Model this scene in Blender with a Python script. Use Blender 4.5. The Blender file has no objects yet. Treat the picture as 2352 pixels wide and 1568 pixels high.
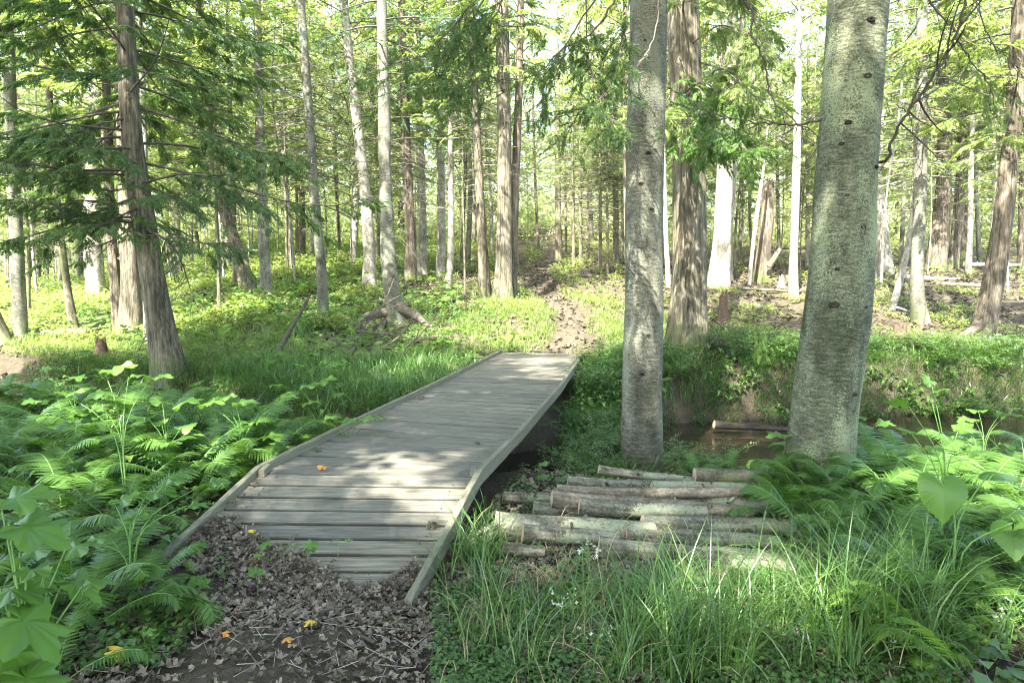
import bpy, math, random
import numpy as np
from mathutils import Vector
R = math.radians
SC = bpy.context.scene
COL = SC.collection
rng = np.random.default_rng(7)

# ------------------------------------------------------------------ camera, sky, sun, exposure
PITCH = 5.3; CAMZ = 1.6; F = 1568.0; CX, CY = 1176.0, 784.0
cam = bpy.data.cameras.new('camera'); cam.lens = 24; cam.sensor_width = 36; cam.clip_end = 1000; cam.clip_start = .05
camo = bpy.data.objects.new('camera', cam); COL.objects.link(camo)
camo.location = (0, 0, CAMZ); camo.rotation_euler = (R(90-PITCH), 0, 0); SC.camera = camo
HAZE = .0006
SUN_EL, SUN_AZ = 50, 26          # the sun stands behind and to the left of the camera
w = bpy.data.worlds.new('World'); SC.world = w; w.use_nodes = True
nt = w.node_tree; bg = nt.nodes['Background']
sky = nt.nodes.new('ShaderNodeTexSky'); sky.sky_type = 'NISHITA'; sky.sun_disc = False
sky.sun_elevation = R(SUN_EL); sky.sun_rotation = R(180+SUN_AZ); sky.dust_density = 2.0; sky.air_density = 1.0; sky.ozone_density = .6
nt.links.new(sky.outputs[0], bg.inputs[0]); bg.inputs[1].default_value = .15
sl = bpy.data.lights.new('sun', 'SUN'); sl.energy = 5.0; sl.angle = R(.6); sl.color = (1, .945, .86)
so = bpy.data.objects.new('sun', sl); COL.objects.link(so)
so.rotation_euler = Vector((math.sin(R(SUN_AZ))*math.cos(R(SUN_EL)), math.cos(R(SUN_AZ))*math.cos(R(SUN_EL)), -math.sin(R(SUN_EL)))).to_track_quat('-Z', 'Y').to_euler()
SC.view_settings.view_transform = 'Standard'; SC.view_settings.look = 'None'
SC.view_settings.exposure = 3.05; SC.view_settings.gamma = 1
SC.cycles.use_denoising = True; SC.cycles.denoising_prefilter = 'NONE'; SC.cycles.denoising_input_passes = 'RGB_ALBEDO_NORMAL'; SC.cycles.filter_width = 1.1
SC.cycles.max_bounces = 9; SC.cycles.diffuse_bounces = 7; SC.cycles.glossy_bounces = 2; SC.cycles.transmission_bounces = 5
SC.cycles.sample_clamp_indirect = 6; SC.cycles.caustics_reflective = False; SC.cycles.caustics_refractive = False

# ------------------------------------------------------------------ picture -> world helpers
cp, sp = math.cos(R(PITCH)), math.sin(R(PITCH))
def ray(px, py):
    u, v = (px-CX)/F, (CY-py)/F
    return np.array([u, cp+v*sp, -sp+v*cp])
def at(px, py, d):
    r = ray(px, py); return np.array([0, 0, CAMZ]) + r*(d/r[1])

# ------------------------------------------------------------------ materials
def newmat(name):
    m = bpy.data.materials.new(name); m.use_nodes = True
    n = m.node_tree; b = n.nodes['Principled BSDF']; return m, n, b
def N(n, t, **kw):
    x = n.nodes.new(t)
    for k, v in kw.items(): setattr(x, k, v)
    return x
def noise(n, vec, scale, detail=4, rough=.55, dim=None):
    x = N(n, 'ShaderNodeTexNoise'); x.inputs['Scale'].default_value = scale; x.inputs['Detail'].default_value = detail
    x.inputs['Roughness'].default_value = rough
    if vec is not None: n.links.new(vec, x.inputs['Vector'])
    return x.outputs['Fac']
def mapping(n, src, scale=(1, 1, 1)):
    m = N(n, 'ShaderNodeMapping'); m.inputs['Scale'].default_value = scale; n.links.new(src, m.inputs['Vector']); return m.outputs[0]
def ramp(n, fac, stops):
    x = N(n, 'ShaderNodeValToRGB'); e = x.color_ramp.elements
    while len(e) < len(stops): e.new(.5)
    for i, (p, c) in enumerate(stops):
        e[i].position = p; e[i].color = (*c, 1) if len(c) == 3 else c
    n.links.new(fac, x.inputs[0]); return x.outputs[0]
def mix(n, fac, a, b, mode='MIX'):
    x = N(n, 'ShaderNodeMix', data_type='RGBA', blend_type=mode)
    for i, v in ((0, fac), (6, a), (7, b)):
        if hasattr(v, 'is_linked'): n.links.new(v, x.inputs[i])
        elif i == 0: x.inputs[0].default_value = v
        else: x.inputs[i].default_value = (*v, 1)
    return x.outputs[2]
def math_(n, op, a, b=None):
    x = N(n, 'ShaderNodeMath', operation=op)
    for i, v in ((0, a), (1, b)):
        if v is None: continue
        if hasattr(v, 'is_linked'): n.links.new(v, x.inputs[i])
        else: x.inputs[i].default_value = v
    return x.outputs[0]
def bump(n, b, h, strength=.5, dist=.02):
    x = N(n, 'ShaderNodeBump'); x.inputs['Strength'].default_value = strength; x.inputs['Distance'].default_value = dist
    n.links.new(h, x.inputs['Height']); n.links.new(x.outputs[0], b.inputs['Normal'])
def objco(n): return N(n, 'ShaderNodeTexCoord').outputs['Object']
def geopos(n): return N(n, 'ShaderNodeNewGeometry').outputs['Position']

def leafmat(name, c1, c2, c3, trans=.4, rough=.45, spec=.35, wscale=.5, tcol=(1.35, 1.35, .55)):
    m, n, b = newmat(name)
    rnd = N(n, 'ShaderNodeNewGeometry').outputs['Random Per Island']
    nz = noise(n, geopos(n), wscale, 2)
    f = math_(n, 'ADD', math_(n, 'MULTIPLY', rnd, .5), math_(n, 'MULTIPLY', nz, .55))
    c = ramp(n, f, [(.15, c1), (.5, c2), (.9, c3)])
    n.links.new(c, b.inputs['Base Color']); b.inputs['Roughness'].default_value = rough
    b.inputs['Specular IOR Level'].default_value = spec
    t = N(n, 'ShaderNodeBsdfTranslucent'); n.links.new(mix(n, 1.0, c, tcol, 'MULTIPLY'), t.inputs[0])
    ms = N(n, 'ShaderNodeMixShader'); ms.inputs[0].default_value = trans
    n.links.new(b.outputs[0], ms.inputs[1]); n.links.new(t.outputs[0], ms.inputs[2])
    n.links.new(ms.outputs[0], n.nodes['Material Output'].inputs[0])
    return m
M = {}
M['cedar_leaf'] = leafmat('cedar_leaf', (.125, .19, .06), (.2, .265, .09), (.29, .35, .135), .52, tcol=(1.2, 1.25, .7))
M['fir_leaf'] = leafmat('fir_leaf', (.045, .09, .05), (.07, .13, .06), (.12, .19, .08), .4, tcol=(1.2, 1.25, .7))
M['cedar_bright'] = leafmat('cedar_bright', (.065, .14, .035), (.11, .2, .05), (.18, .28, .075), .48, tcol=(1.2, 1.3, .6))
M['cedar_dark'] = leafmat('cedar_dark', (.06, .12, .048), (.1, .17, .06), (.18, .25, .09), .48, tcol=(1.2, 1.25, .65))
M['wood_leaf'] = leafmat('wood_leaf', (.15, .22, .06), (.22, .295, .09), (.32, .38, .14), .5, tcol=(1.25, 1.25, .65))
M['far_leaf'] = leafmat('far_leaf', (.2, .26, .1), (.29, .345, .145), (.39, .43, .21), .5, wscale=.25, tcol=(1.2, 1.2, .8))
M['fern'] = leafmat('fern', (.038, .1, .019), (.068, .155, .027), (.13, .23, .04), .4, .4, .4, 1.2)
M['fern_light'] = leafmat('fern_light', (.1, .21, .035), (.16, .29, .05), (.24, .36, .08), .42, .45, .3, 1.2)
M['grass'] = leafmat('grass', (.038, .1, .024), (.072, .16, .036), (.15, .24, .056), .32, .33, .55, 1.0)
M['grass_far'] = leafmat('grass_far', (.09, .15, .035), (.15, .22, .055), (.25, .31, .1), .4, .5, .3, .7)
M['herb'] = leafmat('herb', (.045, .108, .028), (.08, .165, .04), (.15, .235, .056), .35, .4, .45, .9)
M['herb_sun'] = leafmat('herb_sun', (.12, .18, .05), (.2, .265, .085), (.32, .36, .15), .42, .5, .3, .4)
M['big_leaf'] = leafmat('big_leaf', (.07, .165, .025), (.105, .225, .033), (.16, .28, .045), .38, .42, .5, 3)
M['litter'] = leafmat('litter', (.045, .036, .025), (.135, .11, .08), (.33, .275, .205), .1, .6, .3, 2.0, (1, .8, .6))
M['litter_sun'] = leafmat('litter_sun', (.03, .025, .015), (.085, .072, .045), (.19, .165, .11), .1, .6, .25, 1.0, (1, .8, .6))
M['yellow_leaf'] = leafmat('yellow_leaf', (.6, .42, .04), (.72, .55, .08), (.75, .6, .15), .25, .5, .3, 9, (1.1, 1, .5))
M['orange_leaf'] = leafmat('orange_leaf', (.45, .2, .05), (.55, .27, .07), (.5, .3, .1), .2, .5, .3, 9, (1.1, 1, .5))
M['straw'] = leafmat('straw', (.25, .2, .09), (.36, .3, .15), (.45, .38, .2), .25, .5, .3, 3, (1.1, 1, .7))
M['flower'] = leafmat('flower', (.7, .72, .62), (.78, .8, .7), (.8, .8, .72), .3, .6, .2, 3, (1, 1, 1))
def plain(name, col, rough=.7, sc=20, var=.5, bs=.3):
    m, n, b = newmat(name); o = objco(n); f = noise(n, o, sc, 4)
    c = ramp(n, f, [(.25, tuple(x*(1-var) for x in col)), (.75, tuple(min(1, x*(1+var)) for x in col))])
    n.links.new(c, b.inputs['Base Color']); b.inputs['Roughness'].default_value = rough; b.inputs['Specular IOR Level'].default_value = .25
    bump(n, b, f, bs, .01); return m
M['twig'] = plain('twig', (.09, .075, .06), .8, 12)
M['twig_pale'] = plain('twig_pale', (.24, .21, .175), .8, 12)
M['stem'] = plain('stem', (.13, .26, .06), .5, 20, .2, .1)
M['rot'] = plain('rot', (.1, .065, .045), .9, 14, .7, .8)
M['root'] = plain('root', (.1, .085, .065), .85, 18, .55, .8)

def bark(name, base, dark, light, kind, lichen=None, lich_amt=.5):
    """kind: 'cedar' = long vertical fibres, 'fir' = fine level lines and blotches, 'pale' = smooth with dark flecks"""
    m, n, b = newmat(name); o = objco(n)
    if kind == 'cedar':
        f1 = noise(n, mapping(n, o, (26, 26, 1.6)), 1, 5, .6); f2 = noise(n, mapping(n, o, (80, 80, 7)), 1, 3, .6)
    elif kind == 'fir':
        f1 = noise(n, mapping(n, o, (13, 13, 55)), 1, 7, .75); f2 = noise(n, mapping(n, o, (75, 75, 70)), 1, 4, .7)
    elif kind == 'log':
        f1 = noise(n, mapping(n, o, (4, 22, 22)), 1, 5, .6); f2 = noise(n, mapping(n, o, (50, 60, 60)), 1, 3, .6)
    else:
        f1 = noise(n, mapping(n, o, (11, 11, 7)), 1, 7, .72); f2 = noise(n, mapping(n, o, (40, 40, 90)), 1, 3, .6)
    h = math_(n, 'ADD', math_(n, 'MULTIPLY', f1, .65), math_(n, 'MULTIPLY', f2, .35))
    c = ramp(n, h, [(.36, dark), (.5, base), (.64, light)])
    big = noise(n, mapping(n, o, (2.2, 2.2, 1.1)), 1, 3)
    c = mix(n, 1., c, ramp(n, big, [(.3, (.5, .53, .46)), (.47, (.95, .95, .93)), (.62, (1.3, 1.27, 1.2))]), 'MULTIPLY')
    med = noise(n, mapping(n, o, (7, 7, 3)), 1, 5, .7); c = mix(n, 1., c, ramp(n, med, [(.35, (.55, .56, .5)), (.5, (1, 1, 1)), (.65, (1.2, 1.2, 1.16))]), 'MULTIPLY')
    if kind == 'fir' or kind == 'cedar':
        sz = N(n, 'ShaderNodeSeparateXYZ'); n.links.new(o, sz.inputs[0]); mo = math_(n, 'SUBTRACT', math_(n, 'ADD', med, .35), math_(n, 'MULTIPLY', sz.outputs[2], .9))
        c = mix(n, math_(n, 'MULTIPLY', ramp(n, mo, [(.45, (0, 0, 0)), (.75, (1, 1, 1))]), .7), c, (.07, .1, .03))
    if lichen:
        pm = noise(n, mapping(n, o, (3, 3, 1.2)), 1, 2)
        fm = noise(n, mapping(n, o, (70, 70, 80)), 1, 4, .75)
        s = math_(n, 'ADD', math_(n, 'MULTIPLY', pm, .5), math_(n, 'MULTIPLY', fm, .5))
        mk = ramp(n, s, [(.54-.1*lich_amt, (0, 0, 0)), (.57-.1*lich_amt, (1, 1, 1))])
        c = mix(n, math_(n, 'MULTIPLY', mk, .75), c, lichen)
    n.links.new(c, b.inputs['Base Color']); b.inputs['Roughness'].default_value = .85; b.inputs['Specular IOR Level'].default_value = .2
    bump(n, b, h, {'cedar': 1., 'fir': .8, 'pale': .35, 'log': .6}[kind], {'cedar': .05, 'fir': .025, 'pale': .015, 'log': .015}[kind]); return m
M['bark_wet'] = bark('bark_wet', (.03, .026, .02), (.012, .01, .008), (.06, .052, .042), 'log')
M['bark_cedar'] = bark('bark_cedar', (.125, .11, .078), (.033, .03, .022), (.25, .235, .185), 'cedar')
M['bark_cedar_brown'] = bark('bark_cedar_brown', (.12, .1, .075), (.036, .029, .021), (.23, .2, .155), 'cedar')
M['bark_fir'] = bark('bark_fir', (.12, .12, .092), (.035, .035, .027), (.26, .255, .21), 'fir', (.24, .26, .19), .05)
M['bark_fir_green'] = bark('bark_fir_green', (.11, .12, .08), (.03, .035, .022), (.26, .275, .195), 'fir', (.3, .35, .2), .2)
M['bark_pale'] = bark('bark_pale', (.24, .225, .19), (.085, .075, .06), (.4, .38, .33), 'pale')
M['bark_dark'] = bark('bark_dark', (.13, .115, .085), (.05, .042, .03), (.24, .21, .16), 'pale', (.14, .17, .06), .4)
M['bark_log'] = bark('bark_log', (.135, .128, .098), (.035, .032, .023), (.27, .262, .21), 'log', (.26, .3, .18), .3)
M['bark_log_brown'] = bark('bark_log_brown', (.16, .135, .1), (.06, .05, .038), (.3, .26, .21), 'log')
M['cut_wood'] = plain('cut_wood', (.42, .33, .21), .8, 30, .3)
def rootmoss():
    m, n, b = newmat('moss'); c = ramp(n, noise(n, geopos(n), 25, 5), [(.3, (.05, .1, .02)), (.7, (.2, .3, .05))])
    n.links.new(c, b.inputs['Base Color']); b.inputs['Roughness'].default_value = 1; bump(n, b, noise(n, geopos(n), 90, 3), 1, .02); return m
M['moss'] = rootmoss()
def plankmat():
    m, n, b = newmat('weathered_plank'); o = objco(n)
    rnd = N(n, 'ShaderNodeObjectInfo').outputs['Random']
    off = N(n, 'ShaderNodeVectorMath', operation='ADD'); n.links.new(o, off.inputs[0])
    cmb = N(n, 'ShaderNodeCombineXYZ'); n.links.new(math_(n, 'MULTIPLY', rnd, 40), cmb.inputs[0]); n.links.new(math_(n, 'MULTIPLY', rnd, 17), cmb.inputs[1]); n.links.new(cmb.outputs[0], off.inputs[1])
    v = off.outputs[0]
    g = noise(n, mapping(n, v, (2.2, 46, 30)), 1, 5, .65); g2 = noise(n, mapping(n, v, (7, 150, 60)), 1, 3, .6); bl = noise(n, mapping(n, v, (3, 8, 4)), 1, 3)
    h = math_(n, 'ADD', math_(n, 'MULTIPLY', g, .6), math_(n, 'MULTIPLY', g2, .4))
    c = ramp(n, h, [(.33, (.062, .055, .042)), (.5, (.165, .151, .12)), (.68, (.285, .264, .215))])
    c = mix(n, math_(n, 'MULTIPLY', bl, .55), c, mix(n, 1., c, (.62, .68, .56), 'MULTIPLY'))
    c = mix(n, 1., c, ramp(n, rnd, [(0, (.78, .79, .8)), (.5, (.95, .96, .93)), (1, (1.15, 1.13, 1.06))]), 'MULTIPLY')
    gen = N(n, 'ShaderNodeTexCoord').outputs['Generated']; sx = N(n, 'ShaderNodeSeparateXYZ'); n.links.new(gen, sx.inputs[0])
    ed = math_(n, 'MINIMUM', sx.outputs[1], math_(n, 'SUBTRACT', 1., sx.outputs[1])); ed = math_(n, 'ADD', ed, math_(n, 'MULTIPLY', math_(n, 'SUBTRACT', g, .5), .12))
    c = mix(n, ramp(n, ed, [(.01, (.8, .8, .8)), (.075, (0, 0, 0))]), c, (.03, .03, .024))
    n.links.new(c, b.inputs['Base Color']); b.inputs['Roughness'].default_value = .72; b.inputs['Specular IOR Level'].default_value = .35
    bump(n, b, h, .5, .006); return m
M['plank'] = plankmat(); M['nail'] = plain('nail', (.025, .022, .02), .7, 9, .2, .1)
def railmat():
    m, n, b = newmat('weathered_edge'); o = objco(n)
    g = noise(n, mapping(n, o, (50, 3, 50)), 1, 5, .65); bl = noise(n, mapping(n, o, (6, 2.5, 6)), 1, 3)
    c = ramp(n, g, [(.3, (.055, .048, .034)), (.5, (.13, .115, .082)), (.7, (.22, .2, .15))])
    c = mix(n, math_(n, 'MULTIPLY', bl, .6), c, (.17, .19, .11))
    n.links.new(c, b.inputs['Base Color']); b.inputs['Roughness'].default_value = .8; bump(n, b, g, .5, .006); return m
M['rail'] = railmat()
def watermat():
    m, n, b = newmat('stream_water'); p = geopos(n)
    c = ramp(n, noise(n, mapping(n, p, (1.2, 3, 1)), 1.4, 4), [(.3, (.008, .007, .005)), (.7, (.04, .03, .017))])
    n.links.new(c, b.inputs['Base Color']); b.inputs['Roughness'].default_value = .08; b.inputs['IOR'].default_value = 1.33
    b.inputs['Specular IOR Level'].default_value = .6
    bump(n, b, noise(n, mapping(n, p, (1.5, 5, 1)), 3, 3), .25, .03); return m
M['water'] = watermat()

# ------------------------------------------------------------------ mesh helpers
def build(name, V, polys, mats, smooth=True):
    """polys: list of (faces (M,k) int array, material index)"""
    me = bpy.data.meshes.new(name); V = np.asarray(V, np.float32)
    polys = [(np.asarray(f), mi) for f, mi in polys if len(f)]
    me.vertices.add(len(V)); me.vertices.foreach_set('co', V.ravel())
    loops = np.concatenate([f.ravel() for f, _ in polys]).astype(np.int32)
    tot = np.concatenate([np.full(len(f), f.shape[1], np.int32) for f, _ in polys])
    start = np.concatenate([[0], np.cumsum(tot)[:-1]]).astype(np.int32)
    me.loops.add(len(loops)); me.loops.foreach_set('vertex_index', loops)
    me.polygons.add(len(tot)); me.polygons.foreach_set('loop_start', start)
    mi = np.concatenate([np.full(len(f), k, np.int32) for f, k in polys])
    me.polygons.foreach_set('material_index', mi)
    me.polygons.foreach_set('use_smooth', np.full(len(tot), smooth))
    for m in mats: me.materials.append(M[m] if isinstance(m, str) else m)
    me.update(calc_edges=True); return me
class Geo:
    def __init__(s): s.V = []; s.P = []; s.n = 0
    def add(s, V, F, mi=0):
        V = np.asarray(V, float); s.V.append(V); s.P.append((np.asarray(F, int)+s.n, mi)); s.n += len(V); return s
    def mesh(s, name, mats, smooth=True):
        by = {}
        for f, mi in s.P: by.setdefault((f.shape[1], mi), []).append(f)
        return build(name, np.concatenate(s.V), [(np.concatenate(v), k[1]) for k, v in by.items()], mats, smooth)
def link(name, me, parent=None, loc=(0, 0, 0), rot=(0, 0, 0), scale=(1, 1, 1)):
    o = bpy.data.objects.new(name, me); COL.objects.link(o); o.parent = parent
    o.location = loc; o.rotation_euler = rot; o.scale = scale; return o
def tag(o, label=None, cat=None, group=None, kind=None):
    if label: o['label'] = label
    if cat: o['category'] = cat
    if group: o['group'] = group
    if kind: o['kind'] = kind
    return o
def empty(name, loc=(0, 0, 0), rz=0): return link(name, None, None, tuple(loc), (0, 0, rz))
def copy_tree(o, parent=None):
    c = o.copy(); COL.objects.link(c); c.parent = parent
    for ch in o.children: copy_tree(ch, c)
    return c
def frames(D, Nn):
    D = D/np.linalg.norm(D, axis=-1, keepdims=True)
    X = np.cross(D, Nn); X /= np.linalg.norm(X, axis=-1, keepdims=True)+1e-9
    Z = np.cross(X, D); return np.stack([X, D, Z], -1)      # columns X,Y,Z
def scatter(geo, proto, P, Mx, S, mi=0):
    """proto=(V,F); P (K,3), Mx (K,3,3), S (K,) or (K,3)"""
    V, Fc = proto; K = len(P)
    if K == 0: return
    S = np.asarray(S); S = S[:, None, None] if S.ndim == 1 else S[:, None, :]
    W = np.einsum('kij,knj->kni', Mx, V[None]*S)+P[:, None]
    Fq = (Fc[None]+(np.arange(K)*len(V))[:, None, None]).reshape(-1, Fc.shape[1])
    geo.add(W.reshape(-1, 3), Fq, mi)
def tube(P, r, sides=6, cap=False):
    P = np.asarray(P, float); n = len(P); r = np.broadcast_to(r, n)
    T = np.gradient(P, axis=0); T /= np.linalg.norm(T, axis=1, keepdims=True)+1e-9
    up = np.array([0, 0, 1.]) if abs(T[:, 2]).mean() < .8 else np.array([1., 0, 0])
    A = np.cross(T, up); A /= np.linalg.norm(A, axis=1, keepdims=True)+1e-9; B = np.cross(T, A)
    th = np.linspace(0, 2*np.pi, sides, endpoint=False)
    V = P[:, None]+r[:, None, None]*(np.cos(th)[None, :, None]*A[:, None]+np.sin(th)[None, :, None]*B[:, None])
    i = np.arange(n-1)[:, None]*sides; j = np.arange(sides)[None]; k = (j+1) % sides
    Fc = np.stack([i+j, i+k, i+sides+k, i+sides+j], -1).reshape(-1, 4)
    return V.reshape(-1, 3), Fc
def spline(pts, n):
    pts = np.asarray(pts, float)
    if len(pts) == 2: return pts[0]+(pts[1]-pts[0])*np.linspace(0, 1, n)[:, None]
    d = np.concatenate([[0], np.cumsum(np.linalg.norm(np.diff(pts[:, :3], axis=0), axis=1))]); t = np.linspace(0, d[-1], n)
    m = np.gradient(pts, d, axis=0); k = np.clip(np.searchsorted(d, t, 'right')-1, 0, len(d)-2)
    h = (d[k+1]-d[k])[:, None]; u = ((t-d[k])[:, None])/h
    return ((2*u**3-3*u**2+1)*pts[k]+(u**3-2*u**2+u)*h*m[k]+(-2*u**3+3*u**2)*pts[k+1]+(u**3-u**2)*h*m[k+1])
def box(a, b):
    x0, y0, z0 = a; x1, y1, z1 = b
    V = np.array([[x, y, z] for z in (z0, z1) for y in (y0, y1) for x in (x0, x1)], float)
    return V, np.array([[0, 2, 3, 1], [4, 5, 7, 6], [0, 1, 5, 4], [2, 6, 7, 3], [0, 4, 6, 2], [1, 3, 7, 5]])

# ------------------------------------------------------------------ terrain
def prof(y, pts):
    a = np.array(pts); return np.interp(y, a[:, 0], a[:, 1])
LP = [(-40, -.2), (0, 0), (9, .05), (11, .16), (15, .3), (25, .95), (35, 1.3), (60, 2.4), (100, 4), (200, 8)]
CP = [(-40, -.2), (0, 0), (9.5, -.02), (12.3, .2), (15, .63), (17, .94), (22, 1.55), (30, 2.3), (45, 4.2), (60, 6.), (100, 9.5), (200, 15)]
RP = [(-40, -.2), (0, 0), (9.2, -.05), (10.4, .3), (11, .4), (13, .45), (14.5, .62), (19, 1.2), (22, 1.5), (30, 2.2), (45, 3.6), (60, 5.), (100, 8), (200, 14)]
STREAM = np.array([(-14, 12.5), (-9, 11), (-5, 9.6), (-2.5, 7.9), (0, 6.9), (1.5, 7.7), (3, 8.7), (5, 9.0), (9, 9.4), (16, 10.4), (30, 12)], float)
PATH = np.array([(.55, 12.2), (1.1, 13.5), (1.35, 15), (1.3, 17), (.9, 19.5), (.7, 22), (.9, 25), (1.7, 30), (2.5, 36), (2, 48)], float)
PATH0 = np.array([(-.1, -3), (-.5, 1.), (-.95, 2.6), (-1.1, 3.6)], float)
def pdist(x, y, line):
    x = np.asarray(x, float); y = np.asarray(y, float); best = np.full(np.broadcast(x, y).shape, 1e9)
    for a, b in zip(line[:-1], line[1:]):
        d = b-a; t = np.clip(((x-a[0])*d[0]+(y-a[1])*d[1])/(d@d), 0, 1)
        best = np.minimum(best, np.hypot(x-a[0]-t*d[0], y-a[1]-t*d[1]))
    return best
def sm(x, a, b):
    t = np.clip((x-a)/(b-a), 0, 1); return t*t*(3-2*t)
def height(x, y):
    x = np.asarray(x, float); y = np.asarray(y, float); a = x/np.maximum(y, 4.)
    wl = 1-sm(a, -.58, -.36); wr = sm(a, .1, .24)
    h = wl*prof(y, LP)+(1-wl)*((1-wr)*prof(y, CP)+wr*prof(y, RP))
    k = sm(y, 10, 16)
    h = h+(.04+.05*k)*np.sin(x*.9+1.3)*np.cos(y*.8)+(.025+.03*k)*np.sin(x*2.3+y*1.7)+.012*np.sin(x*5.1-y*4.3)
    h = h-.32*sm(y, 5., 6.8)*(1-sm(y, 9, 10))*sm(x, .1, .9)*(1-sm(x, 6, 9))
    d = pdist(x, y, STREAM); hw = .75+.2*sm(x, .5, 2.5)-.35*sm(-x, 1.5, 4)
    c = 1-sm(d, hw-.15, hw+.55+.3*sm(x, 1, 3)*0)
    h = h*(1-c)+c*(-.72)
    p = pdist(x, y, PATH); h = h-.06*(1-sm(p, .2, .6))
    return h
def H(x, y): return float(height(x, y))
def ground(px, py, dmin=1.5):
    r = ray(px, py); d = dmin
    while d < 150:
        p = np.array([0, 0, CAMZ])+r*(d/r[1])
        if p[2] <= H(p[0], p[1]): return p
        d *= 1.006
    return p
def axis(lo, hi, c, n, k):
    t = np.linspace(-1, 1, n); s = np.sinh(k*t)/np.sinh(k); return c+np.where(s < 0, -s*(lo-c), s*(hi-c))
gx = axis(-170, 170, 0, 420, 5.2); gy = axis(-60, 200, 5, 460, 4.6)
GX, GY = np.meshgrid(gx, gy); GZ = height(GX, GY)
nf = 1/(1+np.hypot(GX, GY)/30)
GZ = GZ+nf*(.012*np.sin(GX*17+3*np.sin(GY*7))*np.cos(GY*15)+.008*rng.standard_normal(GX.shape)*(np.hypot(GX, GY-5) < 30))
ny, nx = GX.shape; ii = np.arange(ny-1)[:, None]*nx+np.arange(nx-1)[None]
GF = np.stack([ii, ii+1, ii+nx+1, ii+nx], -1).reshape(-1, 4)
def groundmat():
    m, n, b = newmat('forest_floor'); p = geopos(n)
    n1 = noise(n, p, .55, 4); n2 = noise(n, p, 9, 6, .7); n3 = noise(n, p, 45, 4, .7)
    soil = ramp(n, n3, [(.3, (.022, .019, .012)), (.55, (.06, .05, .032)), (.8, (.14, .12, .08))])
    lit = ramp(n, n2, [(.3, (.033, .027, .017)), (.5, (.09, .075, .05)), (.7, (.185, .158, .11))])
    lit = mix(n, .5, lit, soil)
    green = ramp(n, n2, [(.3, (.05, .1, .025)), (.7, (.16, .24, .06))])
    at_ = N(n, 'ShaderNodeAttribute', attribute_name='zone').outputs['Color']; sep = N(n, 'ShaderNodeSeparateColor'); n.links.new(at_, sep.inputs[0])
    g = math_(n, 'ADD', sep.outputs[1], math_(n, 'MULTIPLY', math_(n, 'SUBTRACT', n1, .5), 1.2))
    g = ramp(n, g, [(.42, (0, 0, 0)), (.6, (1, 1, 1))])
    c = mix(n, g, mix(n, sep.outputs[2], soil, lit), green)
    c = mix(n, sep.outputs[0], c, mix(n, .55, lit, (.09, .076, .052)))
    n.links.new(c, b.inputs['Base Color']); b.inputs['Roughness'].default_value = .95; b.inputs['Specular IOR Level'].default_value = .15
    bump(n, b, math_(n, 'ADD', math_(n, 'MULTIPLY', n2, .5), n3), .8, .03); return m
M['floor'] = groundmat()
me = build('ground', np.stack([GX, GY, GZ], -1).reshape(-1, 3), [(GF, 0)], ['floor'])
def zones(x, y):
    pa = np.maximum(1-sm(pdist(x, y, PATH), .15, .5), 1-sm(pdist(x, y, PATH0), .2, .6)*1)
    a = x/np.maximum(y, 4)
    gr = .15+.65*sm(-a, -.05, .25)*sm(y, 9, 14)+.35*sm(y, 4, 7)*(1-sm(y, 10, 14)); gr = gr*(1-.6*sm(y, 38, 60))*sm(pdist(x, y, STREAM), .7, 2.)
    li = sm(y, 9, 14)
    return pa, gr, li
za = me.color_attributes.new('zone', 'FLOAT_COLOR', 'POINT')
pa, gr, li = zones(GX, GY); arr = np.stack([pa, gr, li, np.ones_like(pa)], -1).astype(np.float32)
za.data.foreach_set('color', arr.ravel())
tag(link('ground', me), kind='structure')
# stream water: a ribbon along the stream line
sp_ = spline(STREAM, 60); tn = np.gradient(sp_, axis=0); tn /= np.linalg.norm(tn, axis=1, keepdims=True); nn = np.stack([-tn[:, 1], tn[:, 0]], 1)
wv = []
for k in np.linspace(-1.45, 1.45, 7): wv.append(np.column_stack([sp_+nn*k, np.full(60, -.46)]))
wv = np.stack(wv, 1).reshape(-1, 3); i = np.arange(59)[:, None]*7+np.arange(6)[None]
me = build('stream', wv, [(np.stack([i, i+1, i+8, i+7], -1).reshape(-1, 4), 0)], ['water']); tag(link('stream', me), kind='structure')

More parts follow.
